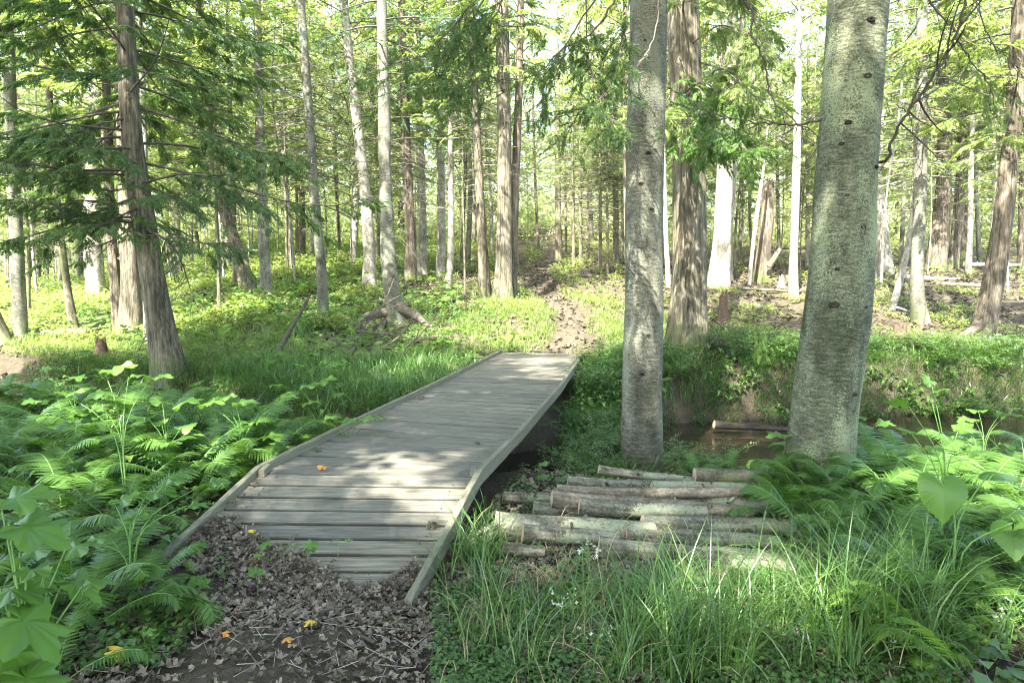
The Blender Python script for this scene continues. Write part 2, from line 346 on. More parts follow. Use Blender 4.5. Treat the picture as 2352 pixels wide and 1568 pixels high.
# ------------------------------------------------------------------ footbridge
bridge = empty('footbridge', (0, 0, 0)); tag(bridge, 'weathered grey plank footbridge with low edge boards crossing the small stream', 'footbridge')
SL = [np.array(v, float) for v in ((-1.97, 3.28, -.045), (-1.69, 4.5, .29), (-1.36, 6.08, .30), (-.91, 8.25, .29), (-.165, 12.3, .26))]
SR = [np.array(v, float) for v in ((-.54, 3.28, -.05), (-.24, 4.5, .27), (.05, 5.71, .275), (.55, 8.1, .27), (1.286, 12.3, .225))]
def rot_to(dx): return math.atan2(dx[1], dx[0])
r_ = random.Random(3)
def plank(l0, l1, r0, r1, gap, dz):
    # l0,l1: near / far points on the left edge; r0,r1 on the right (deck top)
    c = (l0+l1+r0+r1)/4; ang = rot_to((r0+r1-l0-l1)[:2]); ca, sa = math.cos(ang), math.sin(ang)
    sh = gap/2; L = np.linalg.norm(l1-l0)
    def lerp(a, b, t): return a+(b-a)*t
    t0, t1 = sh/L, 1-sh/L
    top = [lerp(l0, l1, t0), lerp(r0, r1, t0), lerp(r0, r1, t1), lerp(l0, l1, t1)]
    ns = 12; V = []
    nrm = np.cross(r0-l0, l1-l0); nrm /= np.linalg.norm(nrm)
    bow = r_.uniform(-.002, .002); e0 = [r_.uniform(-.0015, .0015) for _ in range(ns+1)]; e1 = [r_.uniform(-.0015, .0015) for _ in range(ns+1)]
    for k in range(ns+1):
        t = k/ns; a = lerp(top[0], top[1], t); b = lerp(top[3], top[2], t); dv = (b-a)/np.linalg.norm(b-a)
        a = a+dv*e0[k]; b = b-dv*e1[k]; z = nrm*(dz+bow*4*t*(1-t)); bv = .004
        for p in (a-nrm*.036, a-nrm*bv, a+dv*bv, b-dv*bv, b-nrm*bv, b-nrm*.036): V.append(p+z)
    V = np.array(V)-c; Rm = np.array([[ca, sa, 0], [-sa, ca, 0], [0, 0, 1]]); V = V@Rm.T
    Fq = []
    for k in range(ns):
        for j in range(6): Fq.append((k*6+j, k*6+(j+1) % 6, (k+1)*6+(j+1) % 6, (k+1)*6+j))
    g = Geo().add(V, Fq); g.P.append((np.array([[0, 1, 2, 3, 4, 5]]), 0)); g.P.append((np.array([[5, 4, 3, 2, 1, 0]])+ns*6, 0))
    for sx_ in (.08, .5, .92):
        for sy_ in (.25, .75):
            for jit in range(1 if sx_ == .5 else 2):
                a = lerp(top[0], top[1], sx_+r_.uniform(-.012, .012)); b_ = lerp(top[3], top[2], sx_+r_.uniform(-.012, .012)); q = (a+(b_-a)*(sy_+r_.uniform(-.1, .1))+nrm*(dz+.0012)-c)@Rm.T; rr_ = r_.uniform(.003, .006)
                g.add([q+np.array([math.cos(t_)*rr_*1.3, math.sin(t_)*rr_, 0]) for t_ in np.linspace(0, 6.283, 7)[:-1]], [(0, 1, 2, 3), (0, 3, 4, 5)], 1)
    me = g.mesh('plank', ['plank', 'nail'], False)
    link('plank', me, bridge, tuple(c), (0, 0, ang))
for s in range(4):
    L = np.linalg.norm(((SL[s+1]+SR[s+1])-(SL[s]+SR[s]))/2); n = max(1, round(L/(.142 if s == 0 else .2)))
    for k in range(n):
        f0, f1 = k/n, (k+1)/n; ll = lambda A, f: A[s]+(A[s+1]-A[s])*f
        gap = r_.choice([.014, .017, .02]) if s == 0 else r_.choice([.007, .01, .016, .022])
        plank(ll(SL, f0), ll(SL, f1), ll(SR, f0), ll(SR, f1), gap, r_.uniform(-.002, .002))
def board(name, P, side, up0, up1, th):
    """edge board along points P; side=+1 puts the thickness to the right of travel"""
    P = [np.array(p, float) for p in P]; c = (P[0]+P[-1])/2; d = P[-1]-P[0]; ang = math.atan2(-d[0], d[1])
    V = []; n = len(P)
    for k, p in enumerate(P):
        t = (P[min(k+1, n-1)]-P[max(k-1, 0)])[:2]; t = t/np.linalg.norm(t); q = np.array([t[1], -t[0], 0])*side
        b = .004
        for o_, u in ((0, up0), (0, up1-b), (b, up1), (th-b, up1), (th, up1-b), (th, up0)): V.append(p+q*o_+np.array([0, 0, u]))
    V = np.array(V)-c; ca, sa = math.cos(-ang), math.sin(-ang); V = V@np.array([[ca, -sa, 0], [sa, ca, 0], [0, 0, 1]]).T
    Fq = [(k*6+j, k*6+(j+1) % 6, (k+1)*6+(j+1) % 6, (k+1)*6+j) for k in range(n-1) for j in range(6)]
    g = Geo().add(V, Fq); g.P.append((np.array([[0, 1, 2, 3, 4, 5]]), 0)); g.P.append((np.array([[5, 4, 3, 2, 1, 0]])+(n-1)*6, 0))
    link(name, g.mesh(name, ['rail'], False), bridge, tuple(c), (0, 0, ang))
def seg(a, b, n=6, gap=.004):
    L = np.linalg.norm(b-a); t = np.linspace(gap/L, 1-gap/L, n); wv = .003*np.sin(t*9+a[0]*5); return [a+(b-a)*x+np.array([y, 0, y*.5]) for x, y in zip(t, wv)]
for A, sd in ((SL, -1), (SR, 1)):
    for s in range(4): board('edge_board', seg(A[s], A[s+1]), sd, -.04, .052, .042)
    for s in (1,):
        p = A[s]; board('joint_block', [p+np.array([-.02*sd*0, -.05, -.005]), p+np.array([0, .07, 0])], -sd, -.03, .045, .04)
for t in (.1, .5, .9):
    for s in range(4):
        a = SL[s]+(SR[s]-SL[s])*t; b = SL[s+1]+(SR[s+1]-SL[s+1])*t
        board('stringer', seg(a, b), 1, -.2, -.042, .05)

# ------------------------------------------------------------------ leaf shapes (prototypes lie in the XY plane, stem at the origin, tip at +Y)
def p_fan(npair=9, ll=.34, wd=.09, ang=48, droop=.12, taper=.75, rz=.1, seed=0):
    """a flat spray: small diamond leaflets either side of an axis of length 1"""
    rr = np.random.default_rng(seed); V = []; Fc = []
    def leaf(p, a, l, w_, z):
        d = np.array([math.sin(a), math.cos(a), 0]); q = np.array([math.cos(a), -math.sin(a), 0]); k = len(V)
        e = rr.uniform(-.04, .04)
        V.extend([p, p+d*l*.45+q*w_/2+[0, 0, e], p+d*l+[0, 0, z], p+d*l*.45-q*w_/2-[0, 0, e]]); Fc.append((k, k+1, k+2, k+3))
    for i in range(npair):
        t = (i+.5)/npair; y = t*.9; z = -droop*t*t
        for s in (-1, 1):
            l = ll*(1-taper*abs(t-.3)**1.2)*rr.uniform(.8, 1.15)
            leaf(np.array([0, y+s*.02, z]), s*R(ang+rr.uniform(-10, 10)-18*t), l, wd*rr.uniform(.8, 1.2), -rz*l+rr.uniform(-.05, .05))
    leaf(np.array([0, .85, -droop*.8]), 0, .22, wd, -.05)
    k = len(V); V.extend([np.array([-.006, 0, 0]), np.array([.006, 0, 0]), np.array([.003, .95, -droop*.9]), np.array([-.003, .95, -droop*.9])]); Fc.append((k, k+1, k+2, k+3))
    return np.array(V, float), np.array(Fc)
CEDAR = [p_fan(11, .4, .065, 42, .2, .8, .3, s) for s in range(3)]
FIR = [p_fan(12, .2, .05, 58, .06, .7, .05, s+10) for s in range(3)]
def p_broad(n=6, seed=0, size=.33, wd=.62):
    rr = np.random.default_rng(seed); V = []; Fc = []
    for i in range(n):
        t = (i+.5)/n; a = (1 if i % 2 else -1)*rr.uniform(.5, 1.3); p = np.array([0, t*.8, rr.uniform(-.05, .05)]); tl = rr.uniform(-.5, .5)
        d = np.array([math.sin(a), math.cos(a), rr.uniform(-.4, .1)]); q = np.array([math.cos(a), -math.sin(a), tl]); l = size*rr.uniform(.7, 1.2); w_ = l*wd; k = len(V)
        V.extend([p+d*l*.1, p+d*l*.4+q*w_/2, p+d*l, p+d*l*.4-q*w_/2]); Fc.append((k, k+1, k+2, k+3))
    return np.array(V, float), np.array(Fc)
BROAD = [p_broad(6, s) for s in range(4)]

def bough(L, rise, droop, rb, az, z0, x0, rr, nt=9, sides=4, n=9, upturn=0.):
    s = np.linspace(0, 1, n); o = np.array([math.cos(az), math.sin(az), 0]); q = np.array([-o[1], o[0], 0])
    wob = rr.normal(0, .03, 2)*L
    P = o*(s*L)[:, None]+q*(wob[0]*np.sin(s*3)+wob[1]*s*s)[:, None]; P[:, 2] = z0+rise*s*L-droop*L*s**2+upturn*L*s**4
    P += x0; r = rb*(1-.85*s); return P, r
def make_crown(seed, z0, z1, rmax, nbr, protos, sscale, nsp, leafm, axis_fn=None, rise=.1, droop=.35, upturn=.15, shape=None, bare=0., side_bias=None, woodm='twig', twigs=True, rb=.022, smin=.2, trunk_r=.06, cut=None):
    """leafy boughs from z0 up to z1 round an axis; returns the mesh"""
    rr = np.random.default_rng(seed); g = Geo(); PP = []; DD = []; NN = []; SS = []
    for k in range(nbr):
        u = (k+rr.uniform(0, 1))/nbr; z = z0+(z1-z0)*u; az = k*2.39996+rr.uniform(-.5, .5)
        if side_bias is not None and rr.uniform() < side_bias[1]: az = side_bias[0]+rr.normal(0, .7)
        sh = shape(u) if shape else (1-.75*u)*min(1, .45+u*3)
        L = rmax*sh*rr.uniform(.55, 1.15)
        x0 = axis_fn(z) if axis_fn else np.zeros(3)
        P, r = bough(L, rise+rr.normal(0, .12), droop*rr.uniform(.5, 1.5), rb*(.5+.5*sh), az, z, x0, rr, upturn=upturn)
        V, Fc = tube(P, r+.002, 4); g.add(V, Fc, 0)
        if rr.uniform() < bare:
            nb = 0
        else: nb = 1
        # secondary twigs
        n2 = max(3, int(L*4.5)); ss = np.sort(rr.uniform(smin, 1, n2)); T = np.gradient(P, axis=0)
        for j, s in enumerate(ss):
            i = s*(len(P)-1); a = int(min(i, len(P)-2)); p = P[a]+(P[a+1]-P[a])*(i-a); t = T[a]/np.linalg.norm(T[a])
            side = 1 if j % 2 else -1; q = np.array([-t[1], t[0], 0])*side; ang = rr.uniform(.5, 1.2)
            d = t*math.cos(ang)+q*math.sin(ang)+np.array([0, 0, rr.uniform(-.3, .1)]); l = (L*.42*(1-s)+.25)*rr.uniform(.6, 1.3)
            m_ = 4; tt = np.linspace(0, 1, m_)[:, None]; Q = p+d*l*tt+np.array([0, 0, -.12*l])*tt**2
            if twigs:
                V, Fc = tube(Q, np.linspace(.005, .002, m_), 3); g.add(V, Fc, 0)
            if nb:
                ns = max(1, int(nsp*l)); w_ = rr.uniform(.15, 1.05, ns)
                for x in w_:
                    i2 = min(x, 1)*(m_-1); a2 = int(min(i2, m_-2)); pp = Q[a2]+(Q[a2+1]-Q[a2])*(i2-a2)
                    sd = rr.choice([-1, 1]); aa = rr.uniform(.2, 1.0)*sd; d2 = d*math.cos(aa)+np.array([-d[1], d[0], 0])*math.sin(aa)+np.array([0, 0, rr.uniform(-.45, .1)])
                    PP.append(pp); DD.append(d2); NN.append(np.array([rr.normal(0, .3), rr.normal(0, .3), 1.])); SS.append(sscale*rr.uniform(.7, 1.25))
    if PP:
        PP = np.array(PP); DD = np.array(DD); NN = np.array(NN); SS = np.array(SS)
        if cut is not None:                      # leaves left out along sun rays so sun patches fall at chosen spots
            W = PP+np.asarray(cut); keep = np.ones(len(W), bool)
            for gx_, gy_, gz_, r_0 in GAPS:
                v = W-[gx_, gy_, gz_]; al = v@SUNV; dist = np.linalg.norm(v-al[:, None]*SUNV, axis=1); keep &= ~((dist < r_0+.16) & (al > 0))
            PP, DD, NN, SS = PP[keep], DD[keep], NN[keep], SS[keep]
        Mx = frames(DD, NN); pid = rr.integers(0, len(protos), len(PP))
        for i, pr in enumerate(protos): scatter(g, pr, PP[pid == i], Mx[pid == i], SS[pid == i], 1)
    return g.mesh('crown', [woodm, leafm])

# ------------------------------------------------------------------ trunks
def trunk_geo(C, Rr, seg=14, flare=.5, seed=0, ridges=5, rough=.03, flare_h=.35, dz=.12):
    """C (n,3) centre line from the foot up, Rr radii"""
    rr = np.random.default_rng(seed); C = np.asarray(C, float); Ln = np.linalg.norm(C[-1]-C[0])
    n = int(min(90, max(10, Ln/dz))); t = np.linspace(0, 1, n)**1.25
    d = np.concatenate([[0], np.cumsum(np.linalg.norm(np.diff(C, axis=0), axis=1))]); d /= d[-1]
    S = spline(np.column_stack([C, Rr]), 200); ds = np.linspace(0, 1, 200)
    Q = np.stack([np.interp(t, ds, S[:, k]) for k in range(4)], 1)
    hgt = Q[:, 2]-Q[0, 2]; th = np.linspace(0, 2*np.pi, seg, endpoint=False); ph = rr.uniform(0, 6.28, 6)
    rad = Q[:, 3][:, None]*np.ones(seg)[None]
    fl = np.exp(-hgt/flare_h)[:, None]; lob = .5+.5*np.cos(ridges*th+ph[0]+.6*np.sin(th+ph[1]))
    rad *= 1+flare*fl*(.35+.9*lob**2)[None]
    sh = .05*np.cos(ridges*th+ph[2])[None]*np.exp(-hgt/2.5)[:, None]
    wob = rough*(np.sin(2*th[None]+hgt[:, None]*2.1+ph[3])+.7*np.sin(3*th[None]-hgt[:, None]*3.3+ph[4])+.6*np.sin(7*th[None]+hgt[:, None]*5+ph[5]))
    rad *= 1+sh+wob+rr.normal(0, rough*.35, rad.shape)
    V = Q[:, None, :3]+rad[:, :, None]*np.stack([np.cos(th), np.sin(th), 0*th], 1)[None]
    i = np.arange(n-1)[:, None]*seg; j = np.arange(seg)[None]; k = (j+1) % seg
    Fc = np.stack([i+j, i+k, i+seg+k, i+seg+j], -1).reshape(-1, 4); return V.reshape(-1, 3), Fc
def px_line(pts, d, top=None):
    """pixel points (x, y, width) -> centre line & radii at depth d; carried on up to height `top`"""
    C = []; Rr = []
    for x, y, w_ in pts: C.append(at(x, y, d)); Rr.append(w_/2/F*d)
    # foot goes into the ground
    gz = H(C[0][0], C[0][1]); s = (C[1]-C[0])/(C[1][2]-C[0][2]); C[0] = C[0]+s*(gz-.12-C[0][2])
    if top and C[-1][2] < gz+top:
        s = (C[-1]-C[-2])/(C[-1][2]-C[-2][2]); s = s*np.array([.6, .6, 1]); dz = gz+top-C[-1][2]
        C.append(C[-1]+s*dz*.5); Rr.append(Rr[-1]*.72); C.append(C[-1]+np.array([s[0]*.5, s[1]*.5, 1])*dz*.5); Rr.append(Rr[-2]*.22)
    return np.array(C), np.array(Rr)
TREES = {}
def axis_of(C):
    def f(z):
        return np.array([np.interp(z, C[:, 2], C[:, 0]), np.interp(z, C[:, 2], C[:, 1]), 0.])
    return f
WF = {'slim grey trunk with': .85, 'broad bleached': .76, 'brown trunk rising': .75, 'cedar with a wide flared': .85, 'reddish cedar trunk leaning': .78, 'sunlit white tree': .74, 'reddish-brown tree': .7, 'pale trunk striped': .75, 'grey trunk crossed': .72, 'slim trunk lit': .72, 'dark leaning trunk': .8, 'straight slim grey-white': .8, 'big twin': .78, 'spruce perched': .82, 'big lichen': .96, 'pole-thin': .8}
def tree(name, label, cat, pts, d, barkm, top=13, crown=None, seg=14, flare=.5, group=None, seed=0, ridges=5, rough=.03, flare_h=.35, dz=.12, key=None, dead=None):
    C, Rr = px_line(pts, d, top); Rr = np.array(Rr)*next((v for k, v in WF.items() if label.startswith(k)), 1.); base = C[0]+np.array([0, 0, .12]); t = empty(name, base); tag(t, label, cat, group)
    V, Fc = trunk_geo(C-base, Rr, seg, flare*.4, seed, ridges, rough, flare_h, dz)
    link('trunk', Geo().add(V, Fc).mesh('trunk', [barkm]), t)
    if crown:
        kw = dict(crown); shared = kw.pop('shared', None)
        if shared is not None:
            z = kw.get('z', 4.); p = axis_of(C-base)(z); o = link('crown', shared, t, (p[0], p[1], z), (0, 0, seed*1.7), (kw.get('s', 1),)*3)
        else:
            me = make_crown(seed+50, axis_fn=axis_of(C-base), cut=base, **kw); link('crown', me, t)
    if dead is not None: q_ = axis_of(C-base)(dead); link('branchwork', CR_DEAD[seed % 2], t, (q_[0], q_[1], dead), (0, 0, seed*2.3), (.9, .9, .9))
    TREES[key or label] = (t, C, Rr, base); return t

SUNV = np.array([-math.sin(R(SUN_AZ))*math.cos(R(SUN_EL)), -math.cos(R(SUN_AZ))*math.cos(R(SUN_EL)), math.sin(R(SUN_EL))])
GAPS = [(-.74, 4.85, .3, .22), (-.42, 4.3, .25, .25), (-.8, 4.35, .3, .1), (.1, 4.05, .15, .22), (-2.3, 5.4, .5, .4), (-2., 5., .4, .25), (-4.2, 6.5, .5, .45), (-3.2, 4.4, .4, .25),
        (1.35, 6.5, 1.9, .25), (1.45, 6.5, 3.1, .3), (1.25, 6.5, 1.1, .16), (2.6, 5., 3.9, .3), (2.5, 5., 3.2, .2), (3., 3.6, .7, .25), (2.4, 3., .2, .3), (3.2, 4.6, .7, .5), (2.6, 4.2, .6, .35), (3.8, 5.6, .7, .5), (1.9, 3.2, .3, .2), (-2.9, 4.9, .6, .2), (-3.6, 5.6, .6, .25), (2.7, 9.6, 4.0, .6), (2.3, 9.6, 3.4, .4), (-2.6, 7.8, .4, .3), (1., 3.0, .1, .25), (2.9, 3.4, .4, .3), (6, 10.5, .6, .9), (7.5, 11, .5, .8), (4.5, 10.8, .5, .5), (.6, 3.2, .1, .16), (1.2, 3.5, .2, .2),
        (-1.6, 10, .3, .35), (-1.1, 11.3, .4, .5), (.4, 9.5, .3, .25), (.5, 11, .27, .25), (-6.5, 8.6, .3, .6), (-4.6, 9.5, .3, .4), (1.3, 13.5, .4, .5), (2.6, 12.6, .4, .5), (0, 13.5, .4, .6), (-1.5, 14, .6, .6)]
# shared crown meshes (origin = foot of the crown, axis = trunk)
CR_CEDAR = [make_crown(100+i, 0, 8.5, 2.6, 50, CEDAR, .32, 10, 'wood_leaf', rise=.05, droop=.35, upturn=.25) for i in range(2)]
CR_FIR = [make_crown(110+i, 0, 8.5, 2.3, 50, FIR, .34, 8, 'cedar_leaf', rise=.05, droop=.3, upturn=.05) for i in range(2)]
CR_LEAF = [make_crown(120+i, 0, 7.5, 3.0, 36, BROAD, .34, 7, 'wood_leaf', rise=.5, droop=.2, upturn=0., shape=lambda u: .5+.9*math.sin(u*2.8)*.6) for i in range(2)]
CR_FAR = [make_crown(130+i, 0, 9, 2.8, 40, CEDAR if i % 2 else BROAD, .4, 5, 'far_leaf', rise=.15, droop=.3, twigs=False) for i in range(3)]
CR_DEAD = [make_crown(140+i, 0, 3.2, 1.6, 34, FIR, .3, 0, 'cedar_leaf', rise=-.05, droop=.15, bare=1., rb=.012, woodm='twig' if i else 'twig_pale', shape=lambda u: 1) for i in range(2)]
# ------------------------------------------------------------------ the trees one can tell apart
def foliage_limb(t, base, pts, d0, d1, r0, r1, leafm='cedar_leaf', sp=0, tipfrom=.5, seed=0, side=0, sl=.3, woodm='twig', name='branch', protos=None, ssize=.2):
    """a limb traced as pixel points with depth going d0 -> d1"""
    rr = np.random.default_rng(seed); n = len(pts); P = np.array([at(x, y, d0+(d1-d0)*i/(n-1)) for i, (x, y) in enumerate(pts)])-base
    m = n*5; Q = spline(P, m); Q[1:-1] += rr.normal(0, .006, (m-2, 3)); g = Geo(); V, Fc = tube(Q, np.linspace(r0, r1, m), 6); g.add(V, Fc, 0)
    T = np.gradient(Q, axis=0); T /= np.linalg.norm(T, axis=1, keepdims=True)
    PP, DD, NN, SS = [], [], [], []
    for k in range(side):
        s = rr.uniform(.15, 1); i = int(s*(m-1)); t_ = T[i]; a = rr.uniform(.5, 1.3)*rr.choice([-1, 1]); q = np.array([-t_[1], t_[0], 0]); q /= np.linalg.norm(q)+1e-9
        d = t_*math.cos(a)+q*math.sin(a)*.6+np.array([rr.normal(0, .3), 0, rr.uniform(-.9, .1)]); d /= np.linalg.norm(d); l = sl*rr.uniform(.4, 1.3)
        tt = np.linspace(0, 1, 5)[:, None]; B = Q[i]+d*l*tt+np.array([rr.normal(0, .15)*l, 0, rr.uniform(-.1, .35)*l])*tt**2
        V, Fc = tube(B, np.linspace(r1*1.3, r1*.5, 5), 3); g.add(V, Fc, 0)
        if s > tipfrom:
            for _ in range(sp):
                x = rr.uniform(.1, 1); i2 = min(3, int(x*4)); d2 = d+rr.normal(0, .5, 3); d2[2] -= .2
                PP.append(B[i2]+(B[i2+1]-B[i2])*(x*4-i2 if x < 1 else 1)); DD.append(d2); NN.append(np.array([rr.normal(0, .35), rr.normal(0, .35), 1.])); SS.append(ssize*rr.uniform(.6, 1.3))
    if PP:
        pr = protos or FIR; PP = np.array(PP); Mx = frames(np.array(DD), np.array(NN)); SS = np.array(SS); pid = rr.integers(0, len(pr), len(PP))
        for i, p_ in enumerate(pr): scatter(g, p_, PP[pid == i], Mx[pid == i], SS[pid == i], 1)
    link(name, g.mesh(name, [woodm, leafm]), t)

# 1 the big fir on the right
t = tree('fir_tree', 'big lichen-green fir trunk leaning slightly right, nearest tree right of the log pile', 'fir tree',
    [(1872, 1135, 168), (1885, 1000, 152), (1912, 800, 147), (1932, 600, 141), (1950, 300, 133), (1971, 0, 128)], 5.2, 'bark_fir_green', 17, dict(z0=6.5, z1=14, rmax=3.2, nbr=44, protos=FIR, sscale=.4, nsp=6, leafm='fir_leaf'), 48, .3, seed=1, rough=.02, dz=.06, key='firB')
tr, C, Rr, b = TREES['firB']
knots = Geo(); rk = np.random.default_rng(5)
def knot(px, py, d, r):
    ax = axis_of(C)(at(px, py, d)[2]); p = at(px, py, d-.2); k = np.array([px, py]); nrm = p-np.array([ax[0], ax[1], p[2]]); nrm /= np.linalg.norm(nrm)
    rad = np.interp(p[2], C[:, 2], Rr); q = np.array([ax[0], ax[1], p[2]])+nrm*rad*.985-b; th = np.linspace(0, 2*np.pi, 12, endpoint=False)
    X = np.cross(nrm, [0, 0, 1.]); X /= np.linalg.norm(X); Z = np.array([0, 0, 1.])
    ring = lambda s, h: q+nrm*h+s*r*(np.cos(th)[:, None]*X*1.25+np.sin(th)[:, None]*Z*.8)
    V = np.concatenate([ring(1.3, -.005), ring(1., .012), ring(.55, .014), ring(.2, -.0)]); i = np.arange(3)[:, None]*12; j = np.arange(12)[None]; kk = (j+1) % 12
    Fq = np.stack([i+j, i+kk, i+12+kk, i+12+j], -1).reshape(-1, 4); g = Geo().add(V, Fq); g.P.append((np.arange(36, 48)[None], 0)); link('knot', g.mesh('knot', ['bark_wet']), tr)
for x, y in ((2000, 45), (1992, 175), (1948, 280), (1930, 328), (1946, 448), (2024, 382), (1978, 522), (1922, 618), (1990, 706), (1915, 700), (1960, 905)): knot(x, y, 5.2, .011+.013*rk.uniform())
foliage_limb(tr, b, [(1888, 275), (1841, 286), (1764, 284), (1663, 269), (1619, 252)], 5.2, 5.6, .011, .003, side=16, seed=2, sl=.4, sp=3, tipfrom=.7, leafm='fir_leaf')
foliage_limb(tr, b, [(2016, 373), (2036, 370), (2044, 334), (2066, 289), (2100, 242), (2153, 161), (2194, 87), (2214, 17), (2218, -160)], 5.2, 4.6, .011, .007, side=20, seed=3, sl=.5)
foliage_limb(tr, b, [(1735, -200), (1705, 0), (1723, 20), (1730, 81), (1760, 151), (1764, 202), (1777, 228), (1831, 282), (1864, 299), (1878, 329), (1864, 363), (1831, 386)], 5.0, 5.0, .012, .002, side=24, seed=4, sl=.4)
foliage_limb(tr, b, [(2080, -190), (2133, 0), (2147, 27), (2184, 57), (2197, 87), (2234, 141), (2268, 188), (2300, 290)], 5.0, 4.7, .011, .002, side=22, seed=6, sl=.5, sp=2, tipfrom=.6)
foliage_limb(tr, b, [(2230, -180), (2250, 0), (2254, 27), (2268, 77), (2294, 114), (2345, 160)], 5.1, 4.8, .009, .002, side=14, seed=7, sl=.5)
foliage_limb(tr, b, [(2060, 240), (2086, 262), (2096, 302), (2106, 370), (2120, 430)], 5.0, 4.9, .004, .0015, side=8, seed=8, sl=.3)
# 2 the fir in the middle
t = tree('fir_tree', 'straight grey fir trunk standing just right of the footbridge with sunny patches', 'fir tree',
    [(1475, 1075, 100), (1475, 950, 92), (1478, 800, 91), (1480, 500, 84), (1490, 0, 82)], 6.7, 'bark_fir', 18, dict(z0=7, z1=14.5, rmax=3., nbr=44, protos=FIR, sscale=.4, nsp=6, leafm='fir_leaf'), 40, .35, seed=2, rough=.02, dz=.07, key='firA')
tr, C, Rr, b = TREES['firA']
for x, y in ((1480, 90), (1462, 220), (1490, 350), (1470, 420), (1500, 480), (1462, 700), (1490, 770), (1475, 860)): knot(x, y, 6.7, .009+.008*rk.uniform())
L_ = [([(1470, -260), (1413, 0), (1352, 84), (1295, 111), (1235, 168), (1184, 183), (1083, 188)], .016, 7, .55),
      ([(1450, -260), (1395, -50), (1359, 10), (1319, 71), (1298, 114), (1285, 158), (1251, 215), (1241, 252), (1262, 285)], .013, 7, .5),
      ([(1180, -260), (1110, -60), (1090, 0), (1057, 44), (1016, 87), (962, 131), (889, 151)], .014, 7, .5),
      ([(1210, -260), (1130, -60), (1110, 0), (1070, 67), (1033, 111), (969, 188), (932, 198), (900, 188)], .013, 7, .45),
      ([(1230, -200), (1154, 0), (1120, 67), (1073, 131), (1070, 168), (1050, 215)], .01, 8, .4),
      ([(1345, -150), (1349, 81), (1356, 155), (1382, 259), (1440, 289)], .009, 9, .35),
      ([(1450, -100), (1440, 40), (1412, 150), (1380, 230), (1300, 262)], .01, 10, .3)]
for i, (pp, r0, spn, tf) in enumerate(L_): foliage_limb(tr, b, pp, 6.4, 5.4, r0, .002, side=26, seed=20+i, sl=.42, sp=spn, tipfrom=tf, ssize=.16, leafm='cedar_dark')
foliage_limb(tr, b, [(1517, -60), (1508, 60), (1493, 110), (1450, 160), (1420, 190)], 6.2, 6.0, .008, .002, side=6, seed=31, sl=.2, woodm='twig_pale')
foliage_limb(tr, b, [(1465, 640), (1430, 600), (1400, 560)], 6.6, 6.2, .006, .002, side=4, seed=32, sl=.2)
# 3 broad cedar behind it
t = tree('cedar_tree', 'broad furrowed cedar trunk with flared foot between the two big firs', 'cedar tree',
    [(1580, 800, 100), (1582, 690, 82), (1585, 560, 75), (1580, 300, 72), (1567, 0, 68)], 11.2, 'bark_cedar', 16, dict(z0=4.6, z1=15, rmax=2.6, nbr=40, protos=CEDAR, sscale=.36, nsp=6, leafm='cedar_leaf'), 56, .75, seed=3, ridges=7, rough=.02, flare_h=.3, dz=.08, key='cedarR')
tr, C, Rr, b = TREES['cedarR']
for i, pp in enumerate(([(1575, 210), (1610, 190), (1660, 215), (1700, 250)], [(1570, 250), (1540, 240), (1510, 255), (1480, 262)], [(1590, 320), (1640, 290), (1690, 330), (1730, 350)], [(1585, 300), (1560, 285), (1600, 330), (1620, 345)], [(1600, 210), (1650, 160), (1700, 190), (1750, 235)], [(1590, 100), (1650, 60), (1720, 80), (1790, 140)], [(1600, 20), (1680, -20), (1740, 40), (1770, 110)], [(1575, 230), (1600, 200), (1630, 260), (1650, 310)])):
    foliage_limb(tr, b, pp, 11.0, 9.2-.3*(i % 3), .014, .003, side=26, sp=7, tipfrom=.1, seed=40+i, sl=.5, leafm='cedar_bright' if i in (0, 2, 3, 7) else 'cedar_leaf', protos=CEDAR, ssize=.2)
foliage_limb(tr, b, [(1560, 130), (1600, 200), (1680, 260), (1760, 250)], 11, 9.5, .012, .003, side=8, seed=49, sl=.4)
# 4 the cedar at the left
t = tree('cedar_tree', 'leaning cedar with dense dark foliage, foremost tree left of the footbridge', 'cedar tree',
    [(392, 862, 76), (380, 800, 64), (360, 690, 56), (334, 530, 51), (316, 420, 47), (298, 250, 42), (287, 0, 36)], 10.6, 'bark_cedar', 13,
    dict(z0=2.35, z1=11, rmax=3.3, nbr=80, protos=CEDAR, sscale=.25, nsp=15, leafm='cedar_dark', rise=.02, droop=.3, upturn=.3, side_bias=(R(165), .35), shape=lambda u: (1-.6*u)*min(1, .6+u*4)), 40, .6, seed=4, ridges=5, rough=.02, flare_h=.35, dz=.08, key='cedarL')
tr, C, Rr, b = TREES['cedarL']
for i, pp in enumerate(([(318, 415), (250, 440), (180, 400), (90, 380), (0, 372)], [(322, 450), (270, 470), (200, 460), (120, 470), (20, 450)], [(325, 480), (290, 530), (240, 560), (180, 570)], [(335, 500), (400, 540), (470, 560), (540, 555)], [(330, 420), (420, 400), (500, 405), (600, 380), (660, 330)], [(300, 270), (200, 290), (100, 300), (0, 340)], [(330, 520), (400, 570), (430, 640), (450, 700)])):
    foliage_limb(tr, b, pp, 10.5, 9.2+.4*(i % 3), .02, .004, side=26, seed=60+i, sl=.55, sp=0 if i in (2, 6) else 4, tipfrom=.2, protos=CEDAR, ssize=.22, leafm='cedar_dark')
cs = lambda i, z, s=1.: dict(shared=i, z=z, s=s)
